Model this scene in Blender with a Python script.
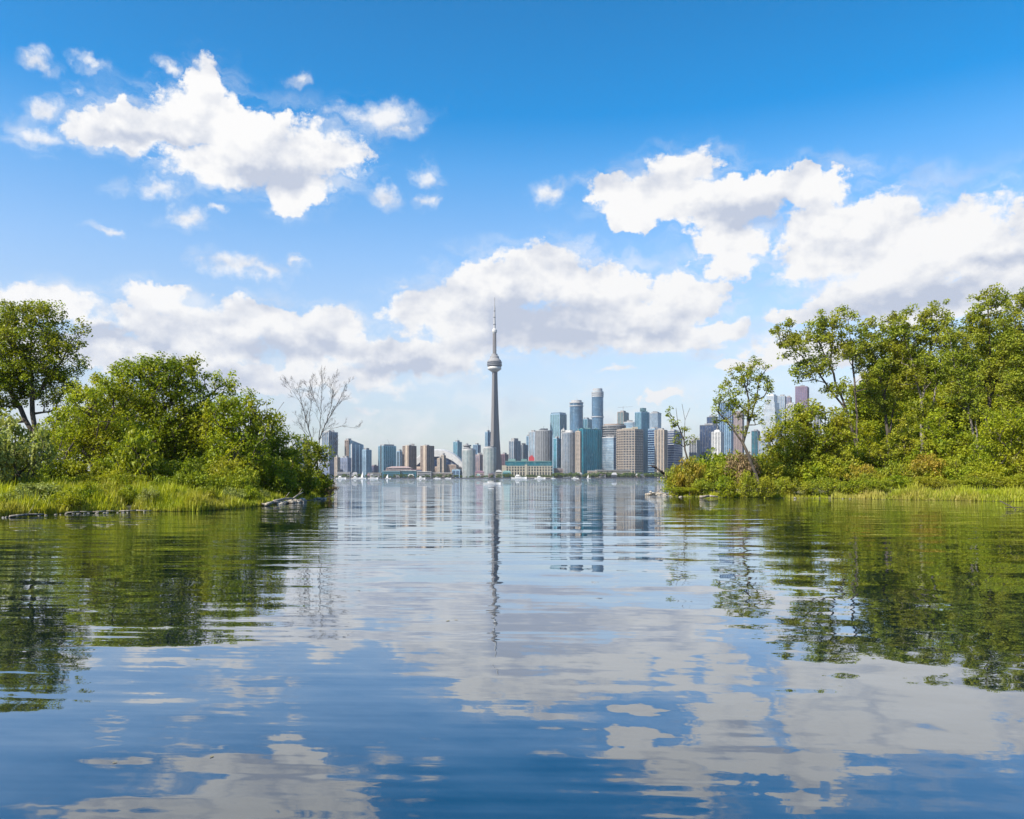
import bpy, math, random
import numpy as np
from mathutils import Vector

random.seed(7)
RNG = np.random.default_rng(11)
R = math.radians
for o in list(bpy.data.objects): bpy.data.objects.remove(o)
SC = bpy.context.scene
COL = SC.collection

# ------------------------------------------------------------------ camera
F = 800.0          # focal length in pixels of a 1024-wide frame
HZ = 478.0         # row of the horizon
H = 1.8            # eye height above the water
cam_d = bpy.data.cameras.new('camera')
cam = bpy.data.objects.new('camera', cam_d); COL.objects.link(cam)
cam_d.sensor_width = 36.0
cam_d.lens = 36.0 * F / 1024.0
cam_d.shift_y = (HZ - 409.5) / 1024.0
cam_d.clip_start = 0.1; cam_d.clip_end = 30000
cam.location = (0, 0, H); cam.rotation_euler = (R(90), 0, 0)
SC.camera = cam

def X(px, D): return (px - 512.0) / F * D
def Z(py, D): return H + (HZ - py) / F * D

# ------------------------------------------------------------------ light
SUN_EL = R(43); SUN_AZ = R(-128)       # azimuth clockwise from +Y (the view direction)
sdir = Vector((math.sin(SUN_AZ) * math.cos(SUN_EL), math.cos(SUN_AZ) * math.cos(SUN_EL), math.sin(SUN_EL)))
sun_d = bpy.data.lights.new('sun', 'SUN'); sun_d.energy = 5.0; sun_d.angle = R(0.53); sun_d.color = (1.0, 0.92, 0.79)
sun = bpy.data.objects.new('sun', sun_d); COL.objects.link(sun)
sun.rotation_euler = (-sdir).to_track_quat('-Z', 'Y').to_euler()
sun.location = (-50, -50, 80)

SC.view_settings.view_transform = 'Standard'
SC.view_settings.look = 'None'
SC.view_settings.gamma = 1.0
SC.view_settings.use_curve_mapping = False
SC.view_settings.exposure = 0.95
SC.cycles.max_bounces = 8
SC.cycles.diffuse_bounces = 3
SC.cycles.glossy_bounces = 3
SC.cycles.transmission_bounces = 3
SC.cycles.transparent_max_bounces = 8
SC.cycles.volume_bounces = 0
SC.cycles.caustics_reflective = False
SC.cycles.caustics_refractive = False
SC.cycles.use_denoising = True
try: SC.cycles.denoiser = 'OPENIMAGEDENOISE'
except Exception: pass

# ------------------------------------------------------------------ world: Nishita sky with clouds
world = bpy.data.worlds.new('World'); SC.world = world; world.use_nodes = True
WT = world.node_tree; WT.nodes.clear()
class NT:
    """tiny node helper"""
    def __init__(s, t): s.t = t
    def n(s, typ, ins=None, **kw):
        nd = s.t.nodes.new(typ)
        for k, v in kw.items(): setattr(nd, k, v)
        if ins:
            for k, v in ins.items():
                if isinstance(v, bpy.types.NodeSocket): s.t.links.new(v, nd.inputs[k])
                else: nd.inputs[k].default_value = v
        return nd
    def m(s, op, a, b=None, c=None, clamp=False):
        i = {0: a}
        if b is not None: i[1] = b
        if c is not None: i[2] = c
        return s.n('ShaderNodeMath', i, operation=op, use_clamp=clamp).outputs[0]
    def v(s, op, a, b=None, c=None, out=0):
        i = {0: a}
        if b is not None: i[1] = b
        if c is not None: i[2] = c
        return s.n('ShaderNodeVectorMath', i, operation=op).outputs[out]
    def mix(s, f, a, b):
        nd = s.t.nodes.new('ShaderNodeMix'); nd.data_type = 'RGBA'
        for idx, v in ((0, f), (6, a), (7, b)):
            if isinstance(v, bpy.types.NodeSocket): s.t.links.new(v, nd.inputs[idx])
            else: nd.inputs[idx].default_value = v
        return nd.outputs[2]
    def mr(s, v, a, b, c=0.0, d=1.0, interp='SMOOTHSTEP'):
        return s.n('ShaderNodeMapRange', {0: v, 1: a, 2: b, 3: c, 4: d}, interpolation_type=interp).outputs[0]
W = NT(WT)
sky = W.n('ShaderNodeTexSky', sky_type='NISHITA', sun_disc=False, sun_elevation=SUN_EL, sun_rotation=SUN_AZ,
          altitude=80, air_density=1.0, dust_density=0.6, ozone_density=3.0)
SKY_STRENGTH = 0.136
tc = W.n('ShaderNodeTexCoord')
sep = W.n('ShaderNodeSeparateXYZ', {0: tc.outputs['Generated']})
# clear saturated blue high up, milky towards the horizon
satk = W.mr(sep.outputs[2], 0.0, 0.42, 0.50, 1.50, 'LINEAR')
huek = W.mr(sep.outputs[2], 0.0, 0.36, 0.508, 0.494, 'LINEAR')
valk = W.mr(sep.outputs[2], 0.0, 0.36, 0.47, 0.96, 'LINEAR')
valk = W.m('MULTIPLY', valk, W.mr(sep.outputs[2], 0.26, 0.56, 1.0, 0.74, 'LINEAR'))
hsv = W.n('ShaderNodeHueSaturation', {'Hue': huek, 'Saturation': satk, 'Value': valk, 'Color': sky.outputs[0]})
az = W.m('ARCTAN2', sep.outputs[0], sep.outputs[1])
el = W.m('ARCSINE', sep.outputs[2])
P = W.n('ShaderNodeCombineXYZ', {0: az, 1: el, 2: 0.0}).outputs[0]
# warp the layout so that outlines billow
nz1 = W.n('ShaderNodeTexNoise', {'Vector': P, 'Scale': 9.0, 'Detail': 3.0, 'Roughness': 0.5}, noise_dimensions='2D')
w1 = W.v('SUBTRACT', nz1.outputs[1], (0.5, 0.5, 0.5))
nz2 = W.n('ShaderNodeTexNoise', {'Vector': P, 'Scale': 34.0, 'Detail': 4.0, 'Roughness': 0.55}, noise_dimensions='2D')
w2 = W.v('SUBTRACT', nz2.outputs[1], (0.5, 0.5, 0.5))
PW = W.v('MULTIPLY_ADD', w1, (0.05, 0.03, 0.0), P)
PW = W.v('MULTIPLY_ADD', w2, (0.040, 0.030, 0.0), PW)
def angs(px, py):
    u = (px - 512) / F; a = math.atan(u)
    return a, math.atan((HZ - py) / F * math.cos(a))
def blob_union(blobs, src, soft):
    acc = None
    for cx, cy, rx, ry in blobs:
        a, e = angs(cx, cy); ca = math.cos(a)
        ra = rx / F * ca * ca; re = ry / F * ca
        q = W.v('MULTIPLY_ADD', src, (1 / ra, 1 / re, 0.0), (-a / ra, -e / re, 0.0))
        l = W.v('LENGTH', q, out=1)
        acc = l if acc is None else W.n('ShaderNodeMath', {0: acc, 1: l, 2: soft}, operation='SMOOTH_MIN').outputs[0]
    return W.m('SUBTRACT', 1.0, acc)
BIG = [  # upper left cloud
 (208,95,30,30),(202,125,75,32),(145,130,55,22),(105,128,40,15),(262,148,72,34),(325,158,50,26),(302,185,34,24),
 (292,203,17,12),(215,165,62,22),(120,108,12,14),
 # right cloud, its left arm, neck and mass
 (690,168,42,20),(612,186,32,13),(655,195,60,26),(628,218,20,16),(722,205,82,28),(795,190,66,18),(732,238,38,24),
 (722,264,34,14),(870,248,98,52),(965,245,95,52),(1050,250,90,60),(880,290,85,25),(960,300,90,25),(812,240,48,36),(800,317,34,8),
 (1130,260,80,50),
 # centre cloud
 (545,275,62,30),(498,288,65,32),(440,312,55,30),(490,328,90,30),(602,292,62,30),(690,298,48,28),(565,325,95,32),
 (645,332,70,20),(725,332,34,14),(680,346,60,12),(450,348,44,16),
 # left bank of cloud
 (30,300,70,18),(165,302,46,16),(145,325,64,22),(242,322,70,24),(336,322,30,18),(308,343,64,24),(200,352,100,24),
 (100,350,60,20),(372,357,52,20),(430,366,48,16),(325,377,75,16),(245,378,70,16),(-40,310,70,30),(20,345,60,20),
 # low on the right, seen through the trees
 (800,352,60,20),(750,368,34,9),(660,399,30,9),(900,380,80,20)]
SMALL = [(378,116,46,17),(402,126,24,8),(381,199,17,10),(430,182,17,14),(426,204,12,8),(40,61,18,10),(92,65,16,7),(172,66,14,8),
 (40,104,24,9),(38,133,38,16),(72,90,12,7),(235,262,32,11),(262,272,34,9),(296,264,12,6),(150,190,34,11),(190,219,30,10),
 (222,213,17,6),(106,228,14,5),(302,80,14,7),(548,188,16,11),(345,398,26,6),(370,413,20,5),(335,378,40,10),(404,281,8,7),
 (395,392,40,8),(300,398,40,9),(725,355,26,6),(612,372,20,3)]
big = blob_union(BIG, PW, 0.18)
small = blob_union(SMALL, PW, 0.10)
fb = W.n('ShaderNodeTexNoise', {'Vector': W.v('MULTIPLY', P, (1.0, 1.35, 1.0)), 'Scale': 17.0, 'Detail': 11.0, 'Roughness': 0.66}, noise_dimensions='2D')
fbc = W.m('SUBTRACT', fb.outputs[0], 0.5)
# scattered clouds for the part of the sky behind the viewer
gen = W.n('ShaderNodeTexNoise', {'Vector': tc.outputs['Generated'], 'Scale': 2.6, 'Detail': 6.0, 'Roughness': 0.6}).outputs[0]
genm = W.mr(sep.outputs[1], 0.42, 0.05)
gend = W.m('SUBTRACT', W.m('MULTIPLY', W.m('SUBTRACT', gen, 0.56), 5.0), W.m('SUBTRACT', 1.0, genm))
dbig = W.m('MULTIPLY_ADD', fbc, 1.45, big)
vn = W.n('ShaderNodeTexNoise', {'Vector': W.v('MULTIPLY', PW, (1.0, 2.6, 1.0)), 'Scale': 11.0, 'Detail': 9.0, 'Roughness': 0.62}, noise_dimensions='2D').outputs[0]
veil = W.m('MULTIPLY', W.m('MULTIPLY', W.mr(W.m('SMOOTH_MAX', big, W.m('SUBTRACT', small, 0.15), 0.2), -0.75, 0.15), W.mr(vn, 0.40, 0.72)), 0.55)
low = W.m('MULTIPLY', W.m('MULTIPLY', W.mr(el, 0.012, 0.06), W.mr(el, 0.16, 0.07)), W.m('MULTIPLY', W.mr(vn, 0.36, 0.66), 0.50))
edge = W.mr(vn, 0.35, 0.65, 0.12, 0.42)
a_big = W.n('ShaderNodeMapRange', {0: dbig, 1: -0.07, 2: edge, 3: 0.0, 4: 1.0}, interpolation_type='SMOOTHSTEP').outputs[0]
dsm = W.m('MULTIPLY_ADD', fbc, 3.0, small)
a_sm = W.m('MULTIPLY', W.mr(dsm, -0.15, 1.25), 0.92)
a_gen = W.m('MULTIPLY', W.mr(gend, 0.0, 0.5), 0.9)
alpha = W.m('MAXIMUM', W.m('MAXIMUM', W.m('MAXIMUM', a_big, a_sm), a_gen), W.m('MAXIMUM', veil, low))
# grey bellies, thick parts of the clouds turned away from the sun
BELLY = [(560,335,105,24),(520,312,90,20),(150,345,50,7),(90,330,40,7),(250,345,50,8),(640,335,60,10),(930,303,105,16),(1000,262,40,12),(330,352,80,12),(230,345,90,14),
 (200,375,110,14),(740,215,60,12),(265,178,50,8),(120,340,60,10),(400,372,50,8),(300,180,30,14),(150,140,50,8)]
belly = blob_union(BELLY, PW, 0.35)
P2 = W.v('ADD', P, (-0.012, 0.022, 0.0))
fs = W.n('ShaderNodeTexNoise', {'Vector': W.v('MULTIPLY', P2, (1.0, 1.35, 1.0)), 'Scale': 14.0, 'Detail': 3.0, 'Roughness': 0.45}, noise_dimensions='2D')
fs0 = W.n('ShaderNodeTexNoise', {'Vector': W.v('MULTIPLY', P, (1.0, 1.35, 1.0)), 'Scale': 14.0, 'Detail': 5.0, 'Roughness': 0.45}, noise_dimensions='2D')
emb = W.m('MULTIPLY', W.m('SUBTRACT', fs.outputs[0], fs0.outputs[0]), 2.0)
P3 = W.v('ADD', P, (-0.004, 0.009, 0.0))
ff = W.n('ShaderNodeTexNoise', {'Vector': W.v('MULTIPLY', P3, (1.0, 1.35, 1.0)), 'Scale': 17.0, 'Detail': 6.0, 'Roughness': 0.6}, noise_dimensions='2D')
ff0 = W.n('ShaderNodeTexNoise', {'Vector': W.v('MULTIPLY', P, (1.0, 1.35, 1.0)), 'Scale': 17.0, 'Detail': 6.0, 'Roughness': 0.6}, noise_dimensions='2D')
emb = W.m('ADD', emb, W.m('MULTIPLY', W.m('SUBTRACT', ff.outputs[0], ff0.outputs[0]), 1.5))
emb = W.m('ADD', emb, 0.07)
sh = W.m('ADD', W.m('MULTIPLY', W.mr(belly, -0.6, 1.1), 1.0), emb)
sh = W.m('ADD', sh, W.m('MULTIPLY', W.mr(vn, 0.45, 0.8), 0.16), clamp=True)
ccol = W.mix(sh, (0.95, 0.94, 0.93, 1), (0.53, 0.58, 0.70, 1))
CLOUD_GAIN = 0.55
bg_sky = W.n('ShaderNodeBackground', {0: hsv.outputs[0], 1: SKY_STRENGTH})
bg_cl = W.n('ShaderNodeBackground', {0: ccol, 1: CLOUD_GAIN})
mixw = W.n('ShaderNodeMixShader', {0: alpha, 1: bg_sky.outputs[0], 2: bg_cl.outputs[0]})
outw = W.n('ShaderNodeOutputWorld', {0: mixw.outputs[0]})
world.cycles.sampling_method = 'MANUAL'; world.cycles.sample_map_resolution = 512

# ------------------------------------------------------------------ materials
MATS = {}
def new_mat(name):
    m = bpy.data.materials.new(name); m.use_nodes = True; m.node_tree.nodes.clear()
    MATS[name] = m
    return m, NT(m.node_tree)
def finish(t, shader, vol=None):
    o = t.n('ShaderNodeOutputMaterial', {0: shader})
def c4(c): return (c[0], c[1], c[2], 1.0)

LG = 1.36
def leaf_mat(name, dark, light, trans=0.35, warm=None):
    m, t = new_mat(name)
    at = t.n('ShaderNodeAttribute', attribute_name='tone').outputs['Fac']
    c = t.mix(at, c4([q * LG for q in dark]), c4([q * LG for q in light]))
    geo = t.n('ShaderNodeNewGeometry')
    nz = t.n('ShaderNodeTexNoise', {'Vector': geo.outputs['Position'], 'Scale': 0.38, 'Detail': 4.0})
    f = t.mr(nz.outputs[0], 0.40, 0.66)
    c = t.mix(t.m('MULTIPLY', f, 0.55), c, c4(warm or (light[0] * 1.25, light[1] * 1.0, light[2])))
    p = t.n('ShaderNodeBsdfPrincipled', {'Base Color': c, 'Roughness': 0.48, 'Specular IOR Level': 0.2})
    tl = t.n('ShaderNodeBsdfTranslucent', {0: t.mix(1.0, c, c)})
    mul = t.n('ShaderNodeVectorMath', {0: c, 1: (1.5, 1.45, 0.6)}, operation='MULTIPLY')
    t.t.links.new(mul.outputs[0], tl.inputs[0])
    mx = t.n('ShaderNodeMixShader', {0: trans, 1: p.outputs[0], 2: tl.outputs[0]})
    finish(t, mx.outputs[0]); return m
LM = {
 'dense': leaf_mat('leaf_dense', (0.045, 0.080, 0.005), (0.200, 0.240, 0.012)),
 'cotton': leaf_mat('leaf_cottonwood', (0.080, 0.115, 0.012), (0.230, 0.265, 0.028), 0.42),
 'bright': leaf_mat('leaf_bright', (0.085, 0.130, 0.008), (0.250, 0.290, 0.016), 0.42),
 'yellow': leaf_mat('leaf_yellow_green', (0.090, 0.130, 0.010), (0.250, 0.270, 0.022), 0.38, (0.29, 0.25, 0.02)),
 'pale': leaf_mat('leaf_silvery', (0.085, 0.110, 0.025), (0.230, 0.260, 0.070), 0.3),
 'orange': leaf_mat('leaf_orange', (0.110, 0.120, 0.012), (0.270, 0.220, 0.022), 0.35, (0.30, 0.19, 0.03)),
 'brown': leaf_mat('leaf_withered', (0.110, 0.080, 0.040), (0.26, 0.19, 0.10), 0.2, (0.25, 0.16, 0.09)),
 'grass': leaf_mat('grass_blade', (0.120, 0.160, 0.010), (0.300, 0.320, 0.020), 0.40, (0.30, 0.25, 0.06)),
 'reed': leaf_mat('reed_blade', (0.150, 0.170, 0.020), (0.34, 0.33, 0.06), 0.35, (0.36, 0.28, 0.10)),
 'far': leaf_mat('leaf_far_tree', (0.030, 0.062, 0.014), (0.085, 0.125, 0.024), 0.2),
}
def bark_mat(name, a, b, sc=6.0):
    m, t = new_mat(name)
    geo = t.n('ShaderNodeNewGeometry')
    v = t.v('MULTIPLY', geo.outputs['Position'], (1.0, 1.0, 0.25))
    nz = t.n('ShaderNodeTexNoise', {'Vector': v, 'Scale': sc, 'Detail': 6.0, 'Roughness': 0.7})
    c = t.mix(t.mr(nz.outputs[0], 0.35, 0.65), c4(a), c4(b))
    bp = t.n('ShaderNodeBump', {'Strength': 0.8, 'Distance': 0.05, 'Height': nz.outputs[0]})
    p = t.n('ShaderNodeBsdfPrincipled', {'Base Color': c, 'Roughness': 0.9, 'Normal': bp.outputs[0]})
    finish(t, p.outputs[0]); return m
BARK = bark_mat('bark', (0.034, 0.027, 0.021), (0.110, 0.092, 0.072))
BARK_PALE = bark_mat('bark_pale', (0.10, 0.088, 0.075), (0.26, 0.235, 0.20))
BARK_DARK = bark_mat('bark_dark', (0.03, 0.024, 0.02), (0.085, 0.07, 0.058))
DRIFT = bark_mat('driftwood', (0.14, 0.12, 0.095), (0.38, 0.34, 0.29))
STONE = bark_mat('shore_stone', (0.14, 0.125, 0.10), (0.42, 0.39, 0.34), 3.0)

def simple_mat(name, col, rough=0.6, metal=0.0, var=0.18, sc=0.15, spec=0.5):
    if name not in ('white_gelcoat', 'floating_leaf'): col = [q * .60 for q in col]
    if name in MATS: return MATS[name]
    m, t = new_mat(name)
    tcn = t.n('ShaderNodeTexCoord')
    nz = t.n('ShaderNodeTexNoise', {'Vector': tcn.outputs['Object'], 'Scale': sc, 'Detail': 5.0, 'Roughness': 0.65})
    k = t.mr(nz.outputs[0], 0.3, 0.7, 1 - var, 1 + var, 'LINEAR')
    c = t.n('ShaderNodeVectorMath', {0: (col[0], col[1], col[2]), 3: k}, operation='SCALE')
    t.t.links.new(k, c.inputs['Scale'])
    p = t.n('ShaderNodeBsdfPrincipled', {'Base Color': c.outputs[0], 'Roughness': rough, 'Metallic': metal, 'Specular IOR Level': spec})
    finish(t, p.outputs[0]); return m
def glass_mat(name, col, metal=0.55, rough=0.12, floor=3.4, bay=3.0):
    col = [q ** 1.3 * .60 for q in col]
    """curtain-wall glazing: tinted panes, some with blinds drawn"""
    if name in MATS: return MATS[name]
    m, t = new_mat(name)
    tcn = t.n('ShaderNodeTexCoord')
    q = t.v('DIVIDE', tcn.outputs['Object'], (bay, bay, floor))
    q = t.v('FLOOR', q)
    wn = t.n('ShaderNodeTexWhiteNoise', {'Vector': q}, noise_dimensions='3D')
    k = t.mr(wn.outputs[0], 0.0, 1.0, 0.78, 1.22, 'LINEAR')
    big = t.n('ShaderNodeTexNoise', {'Vector': tcn.outputs['Object'], 'Scale': 0.035, 'Detail': 2.0})
    k2 = t.mr(big.outputs[0], 0.3, 0.7, 0.7, 1.3, 'LINEAR')
    k = t.m('MULTIPLY', k, k2)
    c = t.n('ShaderNodeVectorMath', {0: (col[0], col[1], col[2])}, operation='SCALE')
    t.t.links.new(k, c.inputs['Scale'])
    blind = t.m('GREATER_THAN', wn.outputs[0], 0.90)
    cc = t.mix(t.m('MULTIPLY', blind, 0.25), c.outputs[0], (0.5, 0.5, 0.48, 1))
    p = t.n('ShaderNodeBsdfPrincipled', {'Base Color': cc, 'Roughness': rough, 'Metallic': metal})
    finish(t, p.outputs[0]); return m
G_BLUE = glass_mat('glass_blue', (0.16, 0.30, 0.45))
G_DBLUE = glass_mat('glass_deep_blue', (0.05, 0.13, 0.30))
G_TEAL = glass_mat('glass_teal', (0.04, 0.36, 0.46), 0.6)
G_TEAL2 = glass_mat('glass_vivid_teal', (0.02, 0.38, 0.52), 0.7)
G_LTEAL = glass_mat('glass_pale_teal', (0.28, 0.46, 0.50))
G_LBLUE = glass_mat('glass_pale_blue', (0.42, 0.56, 0.70), 0.5)
G_GREY = glass_mat('glass_grey', (0.17, 0.20, 0.25))
G_DARK = glass_mat('glass_dark', (0.06, 0.08, 0.11), 0.3)
G_VIOLET = glass_mat('glass_violet', (0.20, 0.28, 0.46), 0.5)
S_WHITE = simple_mat('white_panel', (0.74, 0.74, 0.73), 0.5)
S_GREY = simple_mat('grey_concrete', (0.36, 0.36, 0.37), 0.8)
S_LGREY = simple_mat('pale_concrete', (0.52, 0.53, 0.55), 0.7)
S_BEIGE = simple_mat('beige_precast', (0.54, 0.45, 0.36), 0.8)
S_TAN = simple_mat('tan_precast', (0.40, 0.31, 0.26), 0.8)
S_PINK = simple_mat('pink_granite', (0.48, 0.36, 0.34), 0.6)
S_CREAM = simple_mat('cream_limestone', (0.50, 0.46, 0.36), 0.8)
S_BLUE = simple_mat('blue_mullion', (0.34, 0.52, 0.68), 0.4)
S_DARK = simple_mat('dark_spandrel', (0.08, 0.09, 0.11), 0.5)
S_PLUM = simple_mat('plum_granite', (0.25, 0.14, 0.19), 0.5)
S_COPPER = simple_mat('copper_green_roof', (0.20, 0.36, 0.34), 0.5)
S_RED = simple_mat('red_paint', (0.62, 0.05, 0.06), 0.5)
S_TEALP = simple_mat('teal_panel', (0.04, 0.24, 0.32), 0.5)
S_TOWER = simple_mat('tower_concrete', (0.22, 0.21, 0.215), 0.85, var=0.10, sc=0.03)
S_LAV = simple_mat('lavender_panel', (0.36, 0.41, 0.54), 0.6)
S_HULL = simple_mat('white_gelcoat', (0.80, 0.80, 0.79), 0.25, var=0.04)
S_CANVAS = simple_mat('dark_green_canvas', (0.03, 0.08, 0.07), 0.8)

# ------------------------------------------------------------------ object helpers
def tag(o, label=None, cat=None, group=None, kind=None):
    if label: o['label'] = label
    if cat: o['category'] = cat
    if group: o['group'] = group
    if kind: o['kind'] = kind
    return o
def empty(name, loc, label, cat, group=None, rz=0.0):
    o = bpy.data.objects.new(name, None); COL.objects.link(o)
    o.location = loc; o.rotation_euler = (0, 0, rz); o.empty_display_size = 0.5
    return tag(o, label, cat, group)
def link_mesh(name, me, mat, parent=None):
    o = bpy.data.objects.new(name, me); COL.objects.link(o)
    if mat and not me.materials: me.materials.append(mat)
    if parent: o.parent = parent
    return o
def copy_tree(o, parent=None):
    c = o.copy(); COL.objects.link(c)
    if parent: c.parent = parent
    for ch in o.children: copy_tree(ch, c)
    return c
class MB:
    """mesh builder"""
    def __init__(s): s.v = []; s.f = []
    def prism(s, pts, z0, z1, pts_top=None, cap=True):
        n = len(pts); b = len(s.v); pt = pts_top or pts
        s.v += [(p[0], p[1], z0) for p in pts] + [(p[0], p[1], z1) for p in pt]
        for i in range(n):
            j = (i + 1) % n
            s.f.append((b + i, b + j, b + n + j, b + n + i))
        if cap:
            s.f.append(tuple(b + n + i for i in range(n))); s.f.append(tuple(b + i for i in range(n - 1, -1, -1)))
    def box(s, x0, x1, y0, y1, z0, z1): s.prism([(x0, y0), (x1, y0), (x1, y1), (x0, y1)], z0, z1)
    def lathe(s, prof, n=32, cx=0, cy=0, cap=True):
        b = len(s.v)
        for r, z in prof:
            for i in range(n):
                a = 2 * math.pi * i / n
                s.v.append((cx + r * math.cos(a), cy + r * math.sin(a), z))
        for k in range(len(prof) - 1):
            for i in range(n):
                j = (i + 1) % n
                s.f.append((b + k * n + i, b + k * n + j, b + (k + 1) * n + j, b + (k + 1) * n + i))
        if cap:
            s.f.append(tuple(b + i for i in range(n - 1, -1, -1)))
            t = b + (len(prof) - 1) * n
            s.f.append(tuple(t + i for i in range(n)))
    def loft(s, rings, cap=True, close=True):
        b = len(s.v); n = len(rings[0])
        for r in rings: s.v += [tuple(p) for p in r]
        for k in range(len(rings) - 1):
            for i in range(n if close else n - 1):
                j = (i + 1) % n
                s.f.append((b + k * n + i, b + k * n + j, b + (k + 1) * n + j, b + (k + 1) * n + i))
        if cap:
            s.f.append(tuple(b + i for i in range(n - 1, -1, -1)))
            t = b + (len(rings) - 1) * n
            s.f.append(tuple(t + i for i in range(n)))
    def tube(s, a, b_, r0, r1, n=6):
        a = Vector(a); b_ = Vector(b_); d = (b_ - a).normalized()
        u = d.orthogonal().normalized(); w = d.cross(u)
        rings = []
        for p, r in ((a, r0), (b_, r1)):
            rings.append([p + (u * math.cos(2 * math.pi * i / n) + w * math.sin(2 * math.pi * i / n)) * r for i in range(n)])
        s.loft(rings)
    def build(s, name, mat, parent=None, smooth=False):
        me = bpy.data.meshes.new(name); me.from_pydata(s.v, [], s.f); me.update()
        if smooth: me.polygons.foreach_set('use_smooth', [True] * len(me.polygons))
        return link_mesh(name, me, mat, parent)

# ------------------------------------------------------------------ setting: water, banks, city ground
def sheet(name, x0, x1, y0, y1, z, mat):
    mb = MB(); b = [(x0, y0, z), (x1, y0, z), (x1, y1, z), (x0, y1, z)]
    mb.v = b; mb.f = [(0, 1, 2, 3)]
    o = mb.build(name, mat); o['kind'] = 'structure'; return o
m_water, t = new_mat('lake_water')
geo = t.n('ShaderNodeNewGeometry')
pos = geo.outputs['Position']
sp = t.n('ShaderNodeSeparateXYZ', {0: pos})
def slope_noise(vscale, off, detail=2.0, rough=0.5, rot=0):
    rp = t.n('ShaderNodeVectorRotate', {'Vector': pos, 'Angle': R(rot)}, rotation_type='Z_AXIS').outputs[0]
    v = t.v('MULTIPLY_ADD', rp, vscale, off)
    n = t.n('ShaderNodeTexNoise', {'Vector': v, 'Scale': 1.0, 'Detail': detail, 'Roughness': rough}, noise_dimensions='2D')
    return t.v('SUBTRACT', n.outputs[1], (0.5, 0.5, 0.5))
# slow calm patches between rippled ones
patch = t.n('ShaderNodeTexNoise', {'Vector': t.v('MULTIPLY', pos, (0.03, 0.12, 0)), 'Scale': 1.0, 'Detail': 3.0}, noise_dimensions='2D').outputs[0]
pk = t.mr(patch, 0.32, 0.66, 0.25, 1.5)
s1 = slope_noise((0.30, 0.80, 0), (3.1, 1.7, 0), 2.5, 0.5, 6)
s2 = slope_noise((0.15, 2.3, 0), (13.1, 21.7, 0), 2.0, 0.5, -2.5)
s3 = slope_noise((0.42, 6.0, 0), (43.1, 71.7, 0), 2.0, 0.55, 3)
dist = t.v('LENGTH', pos, out=1)
near = t.mr(dist, 5.0, 30.0, 0.38, 1.0)
far = t.mr(dist, 30.0, 130.0, 1.0, 2.6)
A1 = (0.022, 0.080, 0.0); A2 = (0.012, 0.110, 0.0); A3 = (0.008, 0.075, 0.0)
def vscale(v, k):
    nd = t.n('ShaderNodeVectorMath', {0: v}, operation='SCALE'); t.t.links.new(k, nd.inputs['Scale']); return nd.outputs[0]
acc = vscale(t.v('MULTIPLY', s1, A1), t.mr(dist, 3.0, 14.0, 0.55, 1.0))
f2 = t.m('MULTIPLY', t.m('MULTIPLY', pk, near), far)
acc = t.v('ADD', acc, vscale(t.v('MULTIPLY', s2, A2), f2))
acc = t.v('ADD', acc, vscale(t.v('MULTIPLY', s3, A3), f2))
s4 = slope_noise((0.30, 2.9, 0), (7.7, 3.3, 0), 3.0, 0.6, 2)
acc = t.v('ADD', acc, vscale(t.v('MULTIPLY', s4, (0.04, 0.46, 0.0)), t.mr(dist, 22.0, 170.0)))
s5 = slope_noise((1.3, 2.4, 0), (17.7, 9.3, 0), 3.0, 0.6, 20)
acc = t.v('ADD', acc, vscale(t.v('MULTIPLY', s5, (0.050, 0.040, 0.0)), t.mr(dist, 4.0, 26.0, 1.0, 0.35)))
nrm = t.v('NORMALIZE', t.v('ADD', acc, (0, 0, 1)))
dcol = t.n('ShaderNodeTexNoise', {'Vector': t.v('MULTIPLY', pos, (0.8, 0.5, 0)), 'Scale': 1.0, 'Detail': 6.0, 'Roughness': 0.7}, noise_dimensions='2D').outputs[0]
dc = t.mix(t.mr(dcol, 0.35, 0.7), (0.0015, 0.006, 0.010, 1), (0.003, 0.011, 0.018, 1))
diff = t.n('ShaderNodeBsdfDiffuse', {0: dc})
glo = t.n('ShaderNodeBsdfGlossy', {0: (0.93, 0.965, 1.0, 1), 1: 0.012, 'Normal': nrm})
cosi = t.v('DOT_PRODUCT', geo.outputs['Incoming'], nrm, out=1)
frv = t.m('POWER', t.m('SUBTRACT', 1.0, t.m('ABSOLUTE', cosi), clamp=True), 2.6)
mx = t.n('ShaderNodeMixShader', {0: frv, 1: diff.outputs[0], 2: glo.outputs[0]})
finish(t, mx.outputs[0])
sheet('water', -7000, 7000, -400, 7000, 0.0, m_water)

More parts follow.
